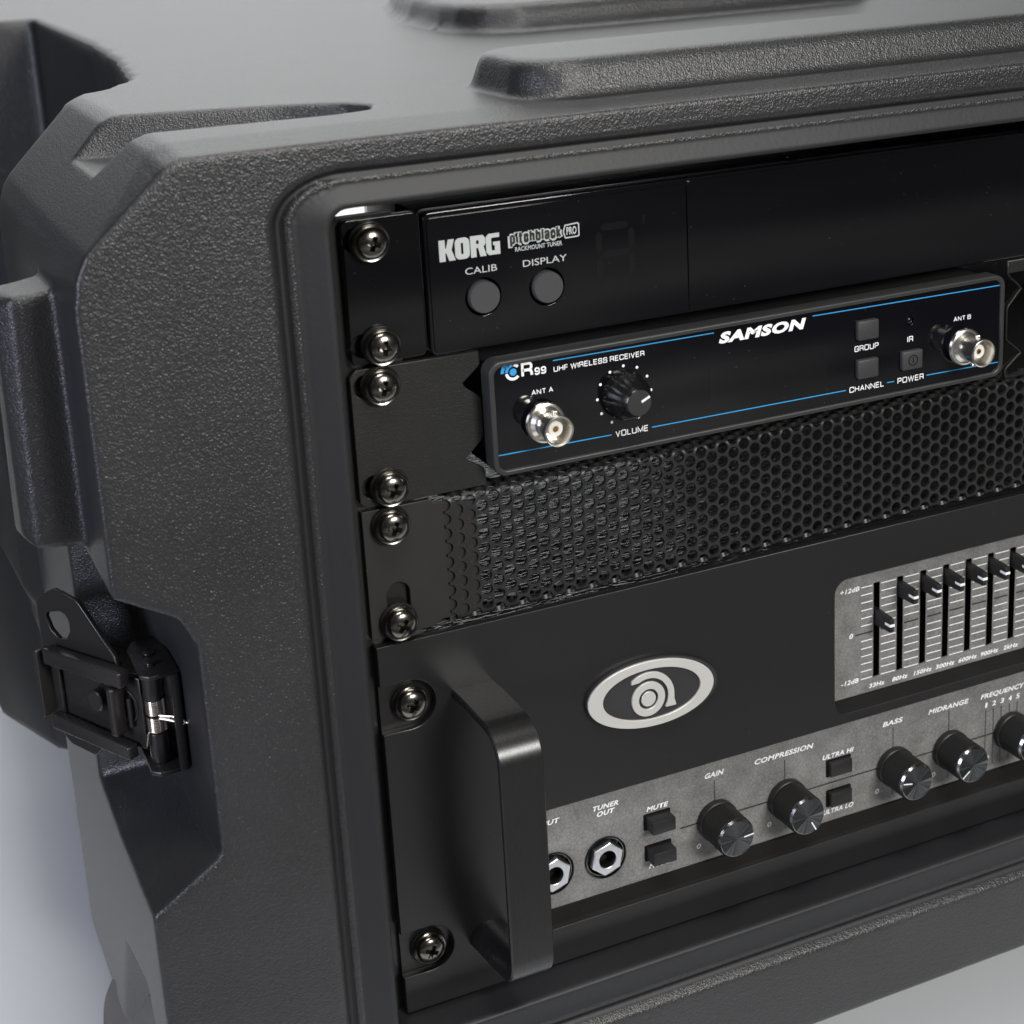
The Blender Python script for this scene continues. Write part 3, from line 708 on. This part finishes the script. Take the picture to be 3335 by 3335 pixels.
# block-letter name
def glyph(polys, x0, x1, z0, z1, sh=0.0):
    return [[(x0+(x1-x0)*px, z0+(z1-z0)*pz) for px, pz in pl] for pl in polys]
def block_word(holes_def, y, parent, mat):
    for outer, holes in holes_def: plate('letter', outer, holes, y-.12, .1, mat, parent, 0)
zb, zt = -15.85, -9.4
kx = [(19.9, 25.0), (24.9, 29.6), (29.9, 34.9), (34.9, 39.4)]
g1 = lambda pl, i: [(kx[i][0]+(kx[i][1]-kx[i][0])*a, zb+(zt-zb)*b) for a, b in pl]
KK = g1([(0, 0), (.38, 0), (.38, .38), (.44, .38), (.60, 0), (1, 0), (.78, .5), (.96, 1), (.58, 1), (.44, .60), (.38, .60), (.38, 1), (0, 1)], 0)
block_word([(KK, []),
            (rrect(kx[1][0]+.05, kx[1][1], zb, zt, 1.5, 4), [rrect(26.85, 27.6, zb+1.5, zt-1.5, .3, 3)]),
            (g1([(0, 0), (.36, 0), (.36, .42), (.48, .42), (.60, 0), (1, 0), (.84, .46), (.97, .58), (.97, .84), (.82, 1), (0, 1)], 2), [rrect(31.75, 32.6, zt-2.6, zt-1.4, .3, 3)]),
            (g1([(.2, 0), (1, 0), (1, .60), (.5, .60), (.5, .44), (.62, .44), (.62, .20), (.42, .20), (.38, .25), (.38, .76), (.42, .80), (.97, .80), (.97, 1), (.2, 1), (.0, .86), (.0, .14)], 3), [])], YK, tn, M['warmwhite'])
text('pitchblack', 42.0, 60.2, -14.2, 4.9, YK, M['warmwhite'], tn, bold=.29, name='logo_outline', th=.10, w=.42, gap=.05, rnd=.2)
text('pitchblack', 42.65, 59.6, -13.6, 3.75, YK, M['blackink'], tn, bold=.185, name='logo_lettering', th=.18, w=.42, gap=.155, rnd=.2)
po = [(60.9, -9.9), (65.3, -9.6), (65.8, -10.1), (65.8, -13.7), (65.4, -14.1), (60.9, -14.2), (60.2, -12.0)]
pi = [(61.1, -10.3), (65.2, -10.0), (65.4, -10.3), (65.4, -13.5), (65.2, -13.7), (61.1, -13.8), (60.6, -12.0)]
plate('logo_outline', po, [pi], YK-.1, .08, M['warmwhite'], tn)
btext('PRO', 61.4, 64.8, -13.1, 2.4, YK, M['warmwhite'], tn, bold=.03)
btext('RACKMOUNT TUNER', 44.2, 59.8, -15.95, 1.35, YK, M['warmwhite'], tn, bold=.016)
btext('CALIB', 27.7, 38.0, -20.8, 2.0, YK, M['warmwhite'], tn, bold=.0)
btext('DISPLAY', 46.5, 61.1, -21.0, 2.0, YK, M['warmwhite'], tn, bold=.0)
segs = []
for cx in (77.8,):
    hx, zt_, zm, zb_ = 6.6, -12.4, -20.9, -29.4
    def hb(z, w=1.1): return [(cx-hx+1.6, z), (cx-hx+2.7, z+w), (cx+hx-2.7, z+w), (cx+hx-1.6, z), (cx+hx-2.7, z-w), (cx-hx+2.7, z-w)]
    def vb(x, z0, z1, w=1.1): return [(x, z0), (x+w, z0-w), (x+w, z1+w), (x, z1), (x-w, z1+w), (x-w, z0-w)]
    segs = [hb(zt_), hb(zm), hb(zb_), vb(cx-hx+1, zt_-1, zm+.6), vb(cx+hx-1, zt_-1, zm+.6), vb(cx-hx+1, zm-.6, zb_+1), vb(cx+hx-1, zm-.6, zb_+1)]
for s_ in segs: flat('display_segment', [s_], YK+.06, M['lcd'], tn)
flat('display_segment', [[(87.5, -10), (88.3, -10), (88.3, -13), (87.5, -13)], [(87.2, -26.5), (90.4, -26.5), (90.4, -27.3), (87.2, -27.3)]], YK+.06, M['lcd'], tn)
# small screw on the top face
bm = bmesh.new(); bm_lathe(bm, [(0, 0), (2.4, 0), (2.5, -.4), (1.4, -.8), (1.2, -.3), (0, -.2)], 0, 0, 24)
o = from_bm('top_screw', bm, M['screw'], tn, .6); o.rotation_euler = (-PI/2, 0, 0); o.location = (.152, .012, -.0010)

# ------------------------------------------------------------------ wireless receiver (second unit)
rc = thing('wireless_receiver', 'small black receiver with blue lines and two silver antenna sockets, below the tuner', 'receiver')
ear = [(-7.6, -45.3), (31.6, -45.7), (31.8, -49.7), (31.2, -50.6), (25.8, -55.0), (26.6, -56.4), (31.0, -60.0), (31.6, -61.2), (31.6, -72.6), (31.0, -74.0), (25.2, -79.4), (26.6, -80.4), (31.0, -83.2), (31.6, -84.6), (31.6, -89.0), (-7.6, -88.9), (-9.6, -87.0), (-9.6, -47.4)]
plate('rack_ear', ear, [slot(-2.2, -50.8, 6.4, 3.6), slot(-2.2, -82.55, 6.4, 3.6)], YE, 2.0, M['ear'], rc, bev=.25)
def zz(x): return x+201.6
rear_ = [(232.9, -45.7), (W2+9.6, -45.7), (W2+9.6, -89.0), (233.4, -89.0), (232.9, -86.5), (233.4, -85.0), (239.6, -80.4), (238.6, -79.2), (233.4, -75.0), (233.0, -73.6), (233.0, -63.4), (233.6, -62.0), (239.0, -56.6), (238.0, -55.4), (233.4, -51.4), (232.9, -50.4)]
plate('rack_ear', rear_, [slot(W2+2.2, -50.8, 6.4, 3.6), slot(W2+2.2, -82.55, 6.4, 3.6)], YE, 2.0, M['ear'], rc, bev=.5)
YR = -8.0
box('chassis', 33.2, 224.2, -5, 118, -84.2, -49.6, M['dark'], rc, 1.0)
x0, x1, z0, z1 = 31.6, 226.0, -84.6, -48.0
plate('bezel', rrect(x0, x1, z0, z1, 4.2, 8), [rrect(x0+1.7, x1-1.7, z0+1.7, z1-1.7, 3.0, 8)], YR-.9, 7.0, M['bezel'], rc, bev=.5)
btn = [(168.7, -58.9), (168.7, -72.4), (186.8, -72.4)]
plate('front_panel', rrect(x0+1.6, x1-1.6, z0+1.6, z1-1.6, 3.0, 8), [rrect(cx-4.5, cx+4.5, cz-3.7, cz+3.7, .9, 3) for cx, cz in btn]+[circ(186.5, -58.8, 1.6, 20)], YR, 1.4, M['gloss_blue'], rc, bev=.05)
for i, (cx, cz) in enumerate(btn):
    box('push_button', cx-4.15, cx+4.15, YR-1.6, YR+2, cz-3.35, cz+3.35, M['rubber'], rc, .6, 3)
ring_ = plate('power_symbol', circ(186.8, -72.4, 1.9, 28), [circ(186.8, -72.4, 1.65, 28)], YR-1.75, .12, M['gloss'], rc)
flat('power_symbol', [bar(186.8, -73.4, 186.8, -71.3, .3)], YR-1.6, M['gloss'], rc)
lathe('infrared_eye', [(0, -.1), (.7, -.05), (1.2, .3), (1.5, 1.0)], 186.5+0, -58.8, M['gloss'], rc, 24).location.y = YR*MM
BL = lambda a, za, b, zb: bar(a, za, b, zb, .34)
flat('blue_line', [BL(53.2, -50.7, 110.0, -50.9)], YR, M['blue'], rc); flat('blue_line', [BL(147.4, -51.1, 224.2, -51.9)], YR, M['blue'], rc)
flat('blue_line', [BL(33.4, -77.8, 72.3, -78.3)], YR, M['blue'], rc); flat('blue_line', [BL(86.6, -78.4, 160.5, -79.0)], YR, M['blue'], rc)
flat('blue_line', [BL(177.2, -79.15, 180.1, -79.2)], YR, M['blue'], rc); flat('blue_line', [BL(193.6, -79.3, 224.2, -79.7)], YR, M['blue'], rc)
flat('blue_line', [BL(37.3, -46.3-3.1+3, 39.7, -46.4-3.1+3)] if 0 else [BL(36.6, -50.2, 38.6, -50.2)], YR, M['blue'], rc)
lx, lz = 39.8, -51.9-.2
flat('logo_arc', [arc_band(lx, lz, 3.0, 4.1, 92, 180)], YR, M['blue'], rc); flat('logo_arc', [arc_band(lx, lz, 1.7, 2.6, 92, 180)], YR, M['blue'], rc)
flat('logo_dot', [circ(lx, lz, 1.15, 24)], YR, M['blue'], rc)
flat('logo_arc', [arc_band(lx, lz, 1.75, 2.65, 188, 318)], YR, M['white'], rc); flat('logo_arc', [arc_band(lx, lz, 1.75, 2.65, 42, 82)], YR, M['white'], rc)
text('R', 42.5, 46.4, -54.4, 4.7, YR, M['white'], rc, bold=.18, rnd=.34); text('99', 46.9, 50.8, -54.3, 2.4, YR, M['white'], rc, bold=.2, rnd=.34)
text('UHF WIRELESS RECEIVER', 53.3, 84.8, -54.35, 1.75, YR, M['white'], rc, bold=.16, rnd=.16)
text('ANT A', 45.5, 52.8, -60.55, 1.6, YR, M['white'], rc, bold=.16, rnd=.16); text('ANT B', 204.7, 212.0, -62.0, 1.6, YR, M['white'], rc, bold=.16, rnd=.16)
text('VOLUME', 73.6, 85.3, -79.3, 2.0, YR, M['white'], rc, bold=.16, rnd=.16)
btext('SAMSON', 111.6, 143.6, -54.9, 3.7, YR, M['white'], rc, bold=.055, shear=.34)
text('GROUP', 163.9, 173.6, -66.2, 2.0, YR, M['white'], rc, bold=.16, rnd=.16); text('CHANNEL', 161.9, 175.9, -80.2, 2.0, YR, M['white'], rc, bold=.16, rnd=.16)
text('POWER', 181.5, 192.4, -80.4, 2.05, YR, M['white'], rc, bold=.16, rnd=.16); text('IR', 185.4, 187.8, -66.3, 2.1, YR, M['white'], rc, bold=.16, rnd=.16)
plate('display_window', rrect(108, 153.1, -74.8, -61.2, .8), [], YR-.05, .05, M['gloss'], rc)
for a in range(-150, 151, 30):
    t_ = math.radians(a); flat('scale_dot', [circ(77.25+9.5*math.sin(t_), -65.9+9.5*math.cos(t_), .48, 14)], YR, M['white'], rc)
# volume knob: fluted skirt, tapered barrel, pointer
bm = bmesh.new(); n = 72
prof = [(8.0, -8.2), (8.0, -9.0), (7.5, -12.0), (5.2, -16.6), (4.45, -18.0), (4.2, -18.3), (0, -18.3)]
rings = []
for k, (r, y) in enumerate(prof):
    if r == 0: rings.append([bm.verts.new((0, y, 0))]); continue
    rr = []
    for i in range(n):
        a = 2*PI*i/n; q = r
        if k in (1, 2): q = r-.55*(max(0, math.cos(a*12))**3)
        rr.append(bm.verts.new((q*math.cos(a), y, q*math.sin(a))))
    rings.append(rr)
for A, B in zip(rings, rings[1:]):
    for i in range(n):
        j = (i+1) % n
        bm.faces.new([A[i], A[j], B[0]] if len(B) == 1 else [A[i], A[j], B[j], B[i]])
kn = from_bm('volume_knob', bm, plain('knob_gloss', (.006, .006, .006), .25), rc, .5); kn.location = (77.25*MM, 0, -65.9*MM)
cap = lathe('knob_cap', [(4.15, -18.2), (4.1, -18.45), (0, -18.5)], 0, 0, M['bezel'], kn, 40)
a = math.radians(25); pb = bar(.7*math.cos(a), .7*math.sin(a), 3.9*math.cos(a), 3.9*math.sin(a), .8)
flat('pointer', [pb], -18.45, M['white'], kn)
# antenna sockets
def bnc(cx, cz):
    e = bpy.data.objects.new('antenna_socket', None); sc.collection.objects.link(e); e.parent = rc; e.location = (cx*MM, YR*MM, cz*MM)
    bm = bmesh.new()
    for i, (r, y) in enumerate([(0, 0)]): pass
    hx = [(6.6*math.cos(PI/3*i+.3), 6.6*math.sin(PI/3*i+.3)) for i in range(6)]
    lathe('mounting_nut', [(4.3, .1), (5.3, .1), (5.3, -1.9), (4.3, -1.9)], 0, 0, M['nickel'], e, 48)
    lathe('washer', [(4.3, -1.9), (6.4, -1.9), (6.6, -2.2), (6.3, -3.0), (5.8, -3.2), (5.7, -2.6), (4.3, -2.6)], 0, 0, M['nickel'], e, 48)
    lathe('barrel', [(5.4, -2.6), (5.4, -3.2), (4.3, -4.2), (4.3, -11.0), (4.85, -11.2), (4.85, -12.3), (4.55, -12.5), (4.15, -12.4), (4.05, -11.8), (4.05, -4.5), (0, -4.5)], 0, 0, M['nickel'], e, 56)
    lathe('insulator', [(2.5, -4.5), (2.5, -9.5), (2.3, -9.8), (1.0, -9.8), (.9, -9), (.9, -6), (0, -6)], 0, 0, M['ptfe'], e, 32)
    lathe('contact', [(.75, -6), (.75, -9.9), (.45, -9.9), (.4, -8), (0, -8)], 0, 0, M['brass'], e, 20)
    for sgn in (1, -1):
        bm = bmesh.new(); bmesh.ops.create_cone(bm, cap_ends=True, segments=16, radius1=1.0, radius2=.9, depth=1.3)
        bmesh.ops.translate(bm, vec=(0, -8.2, 4.9*sgn), verts=bm.verts); bmesh.ops.rotate(bm, cent=(0, 0, 0), matrix=Matrix.Rotation(.15, 3, 'Y'), verts=bm.verts)
        bevel_all(bm, .25, 2, 1.0); from_bm('lug', bm, M['nickel'], e, .6)
bnc(48.7, -69.3); bnc(208.0, -70.9)

# ------------------------------------------------------------------ perforated vent panel (third unit)
vp = thing('vent_panel', 'black perforated steel vent panel with rows of round holes, between the receiver and the amplifier', 'vent panel')
plate('rack_ear', [(-9.4, -132.4), (-9.4, -90.0), (12.5, -90.1), (14.2, -91.6), (27.6, -93.6), (27.6, -130.4), (14.2, -130.6), (11.0, -132.4)], [slot(-.8, -95.25, 3.5, 5.2), slot(.2, -121.5, 3.8, 6.6)], YE+.35, 2.0, M['ear_plain'], vp, bev=.2)
plate('rack_ear', [(W2+9.4, -132.4), (W2+9.4, -90.0), (W2-12.5, -90.1), (W2-27.6, -93.6), (W2-27.6, -130.4), (W2-11.0, -132.4)][::-1], [slot(W2, -95.25, 3.5, 5.2), slot(W2, -121.5, 3.8, 6.6)], YE+.35, 2.0, M['ear_plain'], vp, bev=.2)
PIT, CX = 4.7625, 4.7625*math.sqrt(3)/2
X0, Z0 = 29.3, -95.14; HR = 2.03; TH = 1.3
ZT, ZBm, BR = -92.2, -130.2, 2.2                              # where the sheet starts to fold back, top and bottom
def bend(x, v, d):
    """v runs down the flat sheet as a Z value; beyond ZT / ZBm it rolls back by radius BR; d is depth behind the front skin"""
    y0 = YE-.6
    if v > ZT:
        s = v-ZT; a = min(s/BR, PI/2); e = max(0, s-BR*PI/2)
        return (x, y0+BR-(BR-d)*math.cos(a)+e, ZT+(BR-d)*math.sin(a))
    if v < ZBm:
        s = ZBm-v; a = min(s/BR, PI/2); e = max(0, s-BR*PI/2)
        return (x, y0+BR-(BR-d)*math.cos(a)+e, ZBm-(BR-d)*math.sin(a))
    return (x, y0+d, v)
V = []; F = []; vid = {}
def vget(key, p):
    if key not in vid: vid[key] = len(V); V.append(tuple(c*MM for c in p))
    return vid[key]
HS = PIT/math.sqrt(3)
NC = 12
for c in range(-3, 103):
    cx = X0+CX*c
    for r in range(-3, 11):
        cz = Z0-PIT*r-(PIT/2 if c % 2 else 0)
        if cz > ZT+9.5 or cz < ZBm-8: continue
        ids = []
        for k in range(NC):
            a = 2*PI*k/NC
            rad = HS if k % 2 == 0 else PIT/2
            hx, hz = cx+rad*math.cos(a), cz+rad*math.sin(a)
            qx, qz = cx+HR*math.cos(a), cz+HR*math.sin(a)
            kk = (round(hx, 2), round(hz, 2))
            ids.append((vget((kk, 'o'), bend(hx, hz, 0)), vget((c, r, k, 'i'), bend(qx, qz, 0)), vget((c, r, k, 'b'), bend(qx, qz, TH)), vget((kk, 'ob'), bend(hx, hz, TH))))
        for k in range(NC):
            if c == -3 and 90 <= (k+.5)*30 <= 270: continue
            j = (k+1) % NC; A, B = ids[k], ids[j]
            F.append((A[0], B[0], B[1], A[1])); F.append((A[1], B[1], B[2], A[2])); F.append((A[2], B[2], B[3], A[3]))
me = bpy.data.meshes.new('perforated_sheet'); me.from_pydata(V, [], F); me.validate()
bm = bmesh.new(); bm.from_mesh(me); bmesh.ops.recalc_face_normals(bm, faces=bm.faces); bm.to_mesh(me); bm.free()
mobj('perforated_sheet', me, M['mesh'], vp, .7)
flg = box('lower_flange', -9, W2+9, 2.5, 9, -133.2, -132.6, M['mesh'], vp, .1)

# ------------------------------------------------------------------ bass amplifier (bottom unit)
am = thing('bass_amplifier', 'black three-unit rack bass amplifier with a tall handle, grey hammered control strip and oval badge', 'amplifier')
YA = -4.0
def notch(cz, s=1):
    p = [(-9.2, cz+8.3)]
    for i in range(13):
        a = PI/2-PI*i/12; p.append((.6+8.3*math.cos(a), cz+8.3*math.sin(a)))
    p.append((-9.2, cz-8.3)); return p
o_ = [(W2+9.2, -266.2), (W2+9.2, -133.9), (-9.2, -133.9)]+notch(-155.6)+notch(-244.4)+[(-9.2, -266.2)]
strip = rrect(30, 430, -252.3, -206.6, .8, 2)
eqw = rrect(158.9, 276, -202.6, -150.3, 5.5, 6)
plate('faceplate', o_, [strip, eqw], YA, 3.2, M['amp'], am, bev=.35)
plate('mounting_plate', rrect(-8.9, 12, -266, -134.2, .5), [], -.9, 2.2, M['amp'], am, bev=.1)
box('chassis', 10, W2-10, 2.0, 400, -265.5, -137.5, M['tolex'], am, 2.0)
plate('control_strip', rrect(28, 432, -247.6, -205, .5, 2), [circ(46.8, -232.6, 7.0), circ(66.8, -232.6, 7.0)], -1.0, .9, M['hammer'], am)
SL = [178.6+10.17*i for i in range(9)]
plate('equaliser_panel', rrect(157, 278, -199.0, -149, .5, 2), [rrect(x-1.35, x+1.35, -193.2, -155.8, .4, 2) for x in SL], -1.0, .9, M['hammer'], am)
box('slot_backing', 160, 276, 7.5, 8.5, -198, -151, M['dark'], am, 0)
for x in SL:
    bm = bmesh.new()
    for a, b in ((x-1.55, x-1.35), (x+1.35, x+1.55)): bm_box(bm, a, b, -.95, 7, -193.4, -155.6)
    from_bm('slider_slot', bm, M['ledge'], am)
# dusty sloping ledges under both grey panels
def ledge(xa, xb, zt_, zb_):
    bm = bmesh.new()
    P = [(-1.05, zt_), (-1.6, zt_-.3), (-3.0, zb_+1.0), (YA+.35, zb_), (YA+.8, zb_-1.5), (0, zb_-1.5), (0, zt_)]
    a = [bm.verts.new((xa, y, z)) for y, z in P]; b = [bm.verts.new((xb, y, z)) for y, z in P]
    bm.faces.new(a); bm.faces.new(b[::-1])
    for i in range(len(P)): bm.faces.new([a[i], a[(i+1) % len(P)], b[(i+1) % len(P)], b[i]])
    from_bm('ledge', bm, M['ledge'], am)
ledge(29.8, 430.2, -246.3, -252.3); ledge(158.6, 276.2, -198.3, -202.6)

# handle: D-section bar bent in a U
def handle(xc):
    P = [(-3.6, -154.2), (-12, -153.6), (-24, -153.4)]
    for i in range(9): a = PI/2*i/8; P.append((-29.0-12.5*math.sin(a), -165.9+12.5*math.cos(a)))
    P += [(-41.5, -200), (-41.3, -232)]
    for i in range(1, 9): a = PI/2*i/8; P.append((-34.3-7*math.cos(a), -232-7*math.sin(a)-3.2*(i/8)))
    P += [(-25, -244.2), (-3.6, -248)]
    P = [Vector((0, y, z)) for y, z in P]
    sec = [(-7.1, 0), (-6.9, .35), (6.9, .35), (7.1, 0)]   # flat outer face
    sec = [(-7.2, -.6), (-6.8, 0), (6.8, 0), (7.2, -.6)]
    for i in range(1, 8): a = PI*i/8; sec.append((7.2*math.cos(a), -.8-6.4*math.sin(a)))
    bm = bmesh.new(); rings = []
    for i, p in enumerate(P):
        d = (P[min(i+1, len(P)-1)]-P[max(i-1, 0)]).normalized()
        out = Vector((0, d.z, -d.y))
        # outward normal: away from the inside of the U
        if out.dot(Vector((0, -1, 0)))+(.5 if False else 0) < 0 and abs(out.y) > .5: out = -out
        if abs(out.y) <= .5:
            want = 1 if p.z > -200 else -1
            if out.z*want < 0: out = -out
        rings.append([bm.verts.new(p+Vector((x, 0, 0))+out*s) for x, s in sec])
    n = len(sec)
    for A, B in zip(rings, rings[1:]):
        for k in range(n): bm.faces.new([A[k], A[(k+1) % n], B[(k+1) % n], B[k]])
    bm.faces.new(rings[0]); bm.faces.new(rings[-1][::-1])
    bmesh.ops.translate(bm, vec=(xc, 0, 0), verts=bm.verts)
    return from_bm('handle', bm, M['handle'], am, .45)
handle(21.6); handle(W2-21.6)

# oval badge
bcx, bcz = 84.2, -172.6
def sk(pl): return [(x, z-.05*(x-bcx)) for x, z in pl]
plate('badge_base', sk(circ(bcx+.9, bcz-.2, 24.8, 72, 12.5)), [], YA-1.6, 1.7, M['badge'], am, bev=.2)
bd = plate('badge_ring', sk(circ(bcx, bcz, 23.8, 72, 12.05)), [sk(circ(bcx+.2, bcz-.1, 18.5, 72, 9.2))], YA-2.5, .9, M['silver'], am, bev=.15)
plate('badge_emblem', circ(82.9, -174.3, 6.25, 48), [circ(82.9, -174.3, 3.65, 40)], YA-2.5, .9, M['silver'], am, bev=.12)
plate('badge_emblem', circ(82.9, -174.25, 2.7, 40), [], YA-2.5, .9, M['silver'], am, bev=.12)
arc = []
for i in range(19): a = math.radians(128-128*i/18); arc.append((82.9+9.8*math.cos(a), -174.3+9.8*math.sin(a)))
arc += [(92.7, -176.5), (93.3, -178.7), (93.1, -179.0), (89.5, -178.9), (89.2, -178.7), (90.1, -176.8)]
for i in range(18): a = math.radians(-4+120*i/17); arc.append((82.9+7.55*math.cos(a), -174.3+7.55*math.sin(a)))
arc.append((76.7, -167.7))
plate('badge_emblem', arc, [], YA-2.5, .9, M['silver'], am, bev=.1)

# control strip printing
YS_ = -1.0
Tx = [('TUNER', 62.4, 72.6, -213.9, 1.85), ('OUT', 64.0, 70.6, -216.4, 1.85), ('INPUT', 40.6, 49.9, -214.0, 1.85), ('MUTE', 83.2, 91.3, -220.1, 1.8), ('MODE', 83.4, 91.4, -242.6, 1.9), ('GAIN', 106.2, 113.7, -214.1, 2.0),
      ('COMPRESSION', 126.5, 151.0, -214.3, 2.0), ('ULTRA HI', 155.2, 168.4, -220.6, 1.85), ('ULTRA LO', 155.2, 168.6, -243.2, 1.85), ('BASS', 181.6, 190.2, -214.4, 1.95), ('MIDRANGE', 202.2, 220.2, -214.8, 1.95), ('FREQUENCY', 226.3, 246.6, -215.0, 1.95)]
for s, a, b, z, h in Tx: btext(s, a, b, z, h, YS_, M['white'], am, bold=.034, shear=.30)
for s, x in (('1', 228.5), ('2', 231.9), ('3', 235.8), ('4', 239.5), ('5', 243.2)): btext(s, x, x+1.6-(.7 if s == '1' else 0), -219.0, 2.0, YS_, M['white'], am, bold=.03, shear=.15)
for x, z in ((102.4, -240.8), (131.5, -240.9), (178.3, -241.2), (203.9, -241.6), (229.0, -241.7)): btext('0', x, x+1.8, z, 2.0, YS_, M['white'], am, bold=.03, shear=.17)
for x, z in ((118.0, -240.8),): btext('10', x-2.2, x+1.0, z, 2.0, YS_, M['white'], am, bold=.03, shear=.17)
for n_, (s, x, wd) in enumerate((('33Hz', 175.4, 6.7), ('80Hz', 185.5, 6.8), ('150Hz', 195.2, 7.9), ('300Hz', 205.0, 8.5), ('600Hz', 215.3, 8.5), ('900Hz', 225.5, 8.3), ('2kHz', 236.3, 6.8), ('5kHz', 246.5, 6.8), ('8kHz', 256.6, 6.8))):
    btext(s, x, x+wd, -196.9, 1.7, YS_, M['white'], am, bold=.03, shear=.25)
btext('+12dB', 162.7, 171.0, -157.4, 1.8, YS_, M['white'], am, bold=.03, shear=.25); btext('-12dB', 163.2, 170.8, -193.3, 1.8, YS_, M['white'], am, bold=.03, shear=.25); btext('0', 166.7, 168.3, -175.3, 1.9, YS_, M['white'], am, bold=.03, shear=.2)
xs_ = [(172.2, SL[0]-1.9)]+[(SL[i]+1.9, SL[i+1]-1.9) for i in range(8)]+[(SL[8]+1.9, SL[8]+6)]
for k in range(13):
    z = -156.5-3.0*k
    pl = [bar(171.9 if (i == 0) else a, z-.0, b, z-.0, .36) for i, (a, b) in enumerate(xs_)]
    if k == 6:
        for i, (a, b) in enumerate(xs_): flat('printed_line', [bar(169.3 if i == 0 else a, z, b, z, .5)], YS_, M['blackink'], am)
    else:
        for q in pl: flat('printed_line', [q], YS_, M['white'], am)
# slider levers
for i, x in enumerate(SL):
    zc = [-169.0, -160.5, -160.4, -160.2, -160.3, -160.4, -160.6, -163, -162][i]
    e = bpy.data.objects.new('slider', None); sc.collection.objects.link(e); e.parent = am; e.location = (x*MM, YS_*MM, zc*MM)
    hull('lever', [(sx*.95*q, y, z) for y, q, zt_, zb_ in ((7, 1, 3.2, -3.2), (-3.5, 1, 2.9, -2.9), (-9.4, .9, 2.5, -2.6)) for sx in (-1, 1) for z in (zt_, zb_)], M['button'], e, .15)
    box('lever_mark', -1.0, 1.0, -9.62, -6.5, -.45, .45, M['white'], e, 0)
# knobs
KN = [(110.6, -231.0, 4), (139.6, -231.2, -62), (186.6, -231.4, 168), (212.0, -231.5, -142), (240.6, -231.5, 130), (269, -231.5, 20), (297, -231.5, 100)]
vl = []
for x, _, _ in KN[:4]+KN[5:]: vl += [bar(x-.3, -215.6, x-.3, -243.6, .26)]
for x in (228.9, 232.6, 236.3, 240.2, 243.9): vl += [bar(x, -220.2, x, -243.8, .26)]
for q in vl: flat('printed_line', [q], YS_, M['blackink'], am)
flat('printed_line', [bar(96.3, -230.5, 300, -230.9, .5)], YS_+.02, M['blackink'], am)
knob_parts = None
for i, (x, z, ang) in enumerate(KN):
    e = bpy.data.objects.new('control_knob', None); sc.collection.objects.link(e); e.parent = am; e.location = (x*MM, YS_*MM, z*MM)
    if knob_parts is None:
        a_ = lathe('skirt', [(0, 0), (7.7, -.3), (7.7, -2.6), (7.35, -2.9), (0, -2.9)], 0, 0, M['knob'], e, 48)
        b_ = lathe('grip', [(0, -2.8), (7.35, -2.8), (7.35, -13.4), (7.1, -13.7), (0, -13.7)], 0, 0, M['knob'], e, 144, (1, 2, .22), .35)
        c_ = lathe('rim', [(6.9, -13.5), (7.1, -13.9), (6.65, -14.75), (6.5, -14.8)], 0, 0, M['rim'], e, 64)
        bm = bmesh.new(); cv = bm.verts.new((0, -14.8, 0)); NR = 72; last = None
        for rr_ in (.3, 2.2, 4.4, 6.5):
            ring = [bm.verts.new((rr_*math.cos(2*PI*k/NR), -14.8-rr_/6.5*(.13*math.sin(4*PI*k/NR+.5)+.03*math.sin(14*PI*k/NR)+.02*math.sin(34*PI*k/NR)), rr_*math.sin(2*PI*k/NR))) for k in range(NR)]
            for k in range(NR):
                bm.faces.new([cv, ring[k], ring[(k+1) % NR]] if last is None else [last[k], ring[k], ring[(k+1) % NR], last[(k+1) % NR]])
            last = ring
        d_ = from_bm('face', bm, M['knobtop'], e, 3.14)
        knob_parts = (a_.data, b_.data, c_.data, d_.data)
    else:
        for nm, mm in zip(('skirt', 'grip', 'rim', 'face'), knob_parts):
            o = bpy.data.objects.new(nm, mm); sc.collection.objects.link(o); o.parent = e
    a = math.radians(ang); 
    flat('pointer', [bar(2.6*math.cos(a), 2.6*math.sin(a), 6.5*math.cos(a), 6.5*math.sin(a), .45)], -14.98, M['white'], e)
# push buttons
for cx, cz, d, hw, hh in ((87.2, -224.0, 5.6, 4.5, 2.45), (87.2, -236.2, 5.6, 4.5, 2.45), (162.2, -224.5, 2.4, 4.6, 2.75), (162.2, -236.8, 2.4, 4.6, 2.75)):
    plate('push_button_collar', rrect(cx-hw-.75, cx+hw+.75, cz-hh-.65, cz+hh+.65, .4, 2), [], YS_-.25, .3, M['ledge'], am)
    box('push_button', cx-hw, cx+hw, YS_-d, 3, cz-hh, cz+hh, M['button'], am, .3)
# jack sockets
for cx in (46.8, 66.8):
    e = bpy.data.objects.new('jack_socket', None); sc.collection.objects.link(e); e.parent = am; e.location = (cx*MM, YS_*MM, -232.6*MM)
    lathe('socket_well', [(7.9, -.15), (7.9, -.6), (7.5, -.7), (6.9, 0.6), (6.7, 3.5), (0, 3.5)], 0, 0, M['gloss'], e, 48)
    hx = [(6.3*math.cos(PI/3*i+.32), 6.3*math.sin(PI/3*i+.32)) for i in range(6)]
    plate('hex_nut', hx, [circ(0, 0, 3.15, 36)], -2.0, 4.5, M['chrome'], e, bev=.35)
    lathe('socket_bore', [(3.4, -1.8), (3.15, -1.9), (3.1, 3), (2.9, 12), (0, 12)], 0, 0, M['ledge'], e, 32)

print('tris', sum(len(o.data.polygons) for o in bpy.data.objects if o.type == 'MESH'))
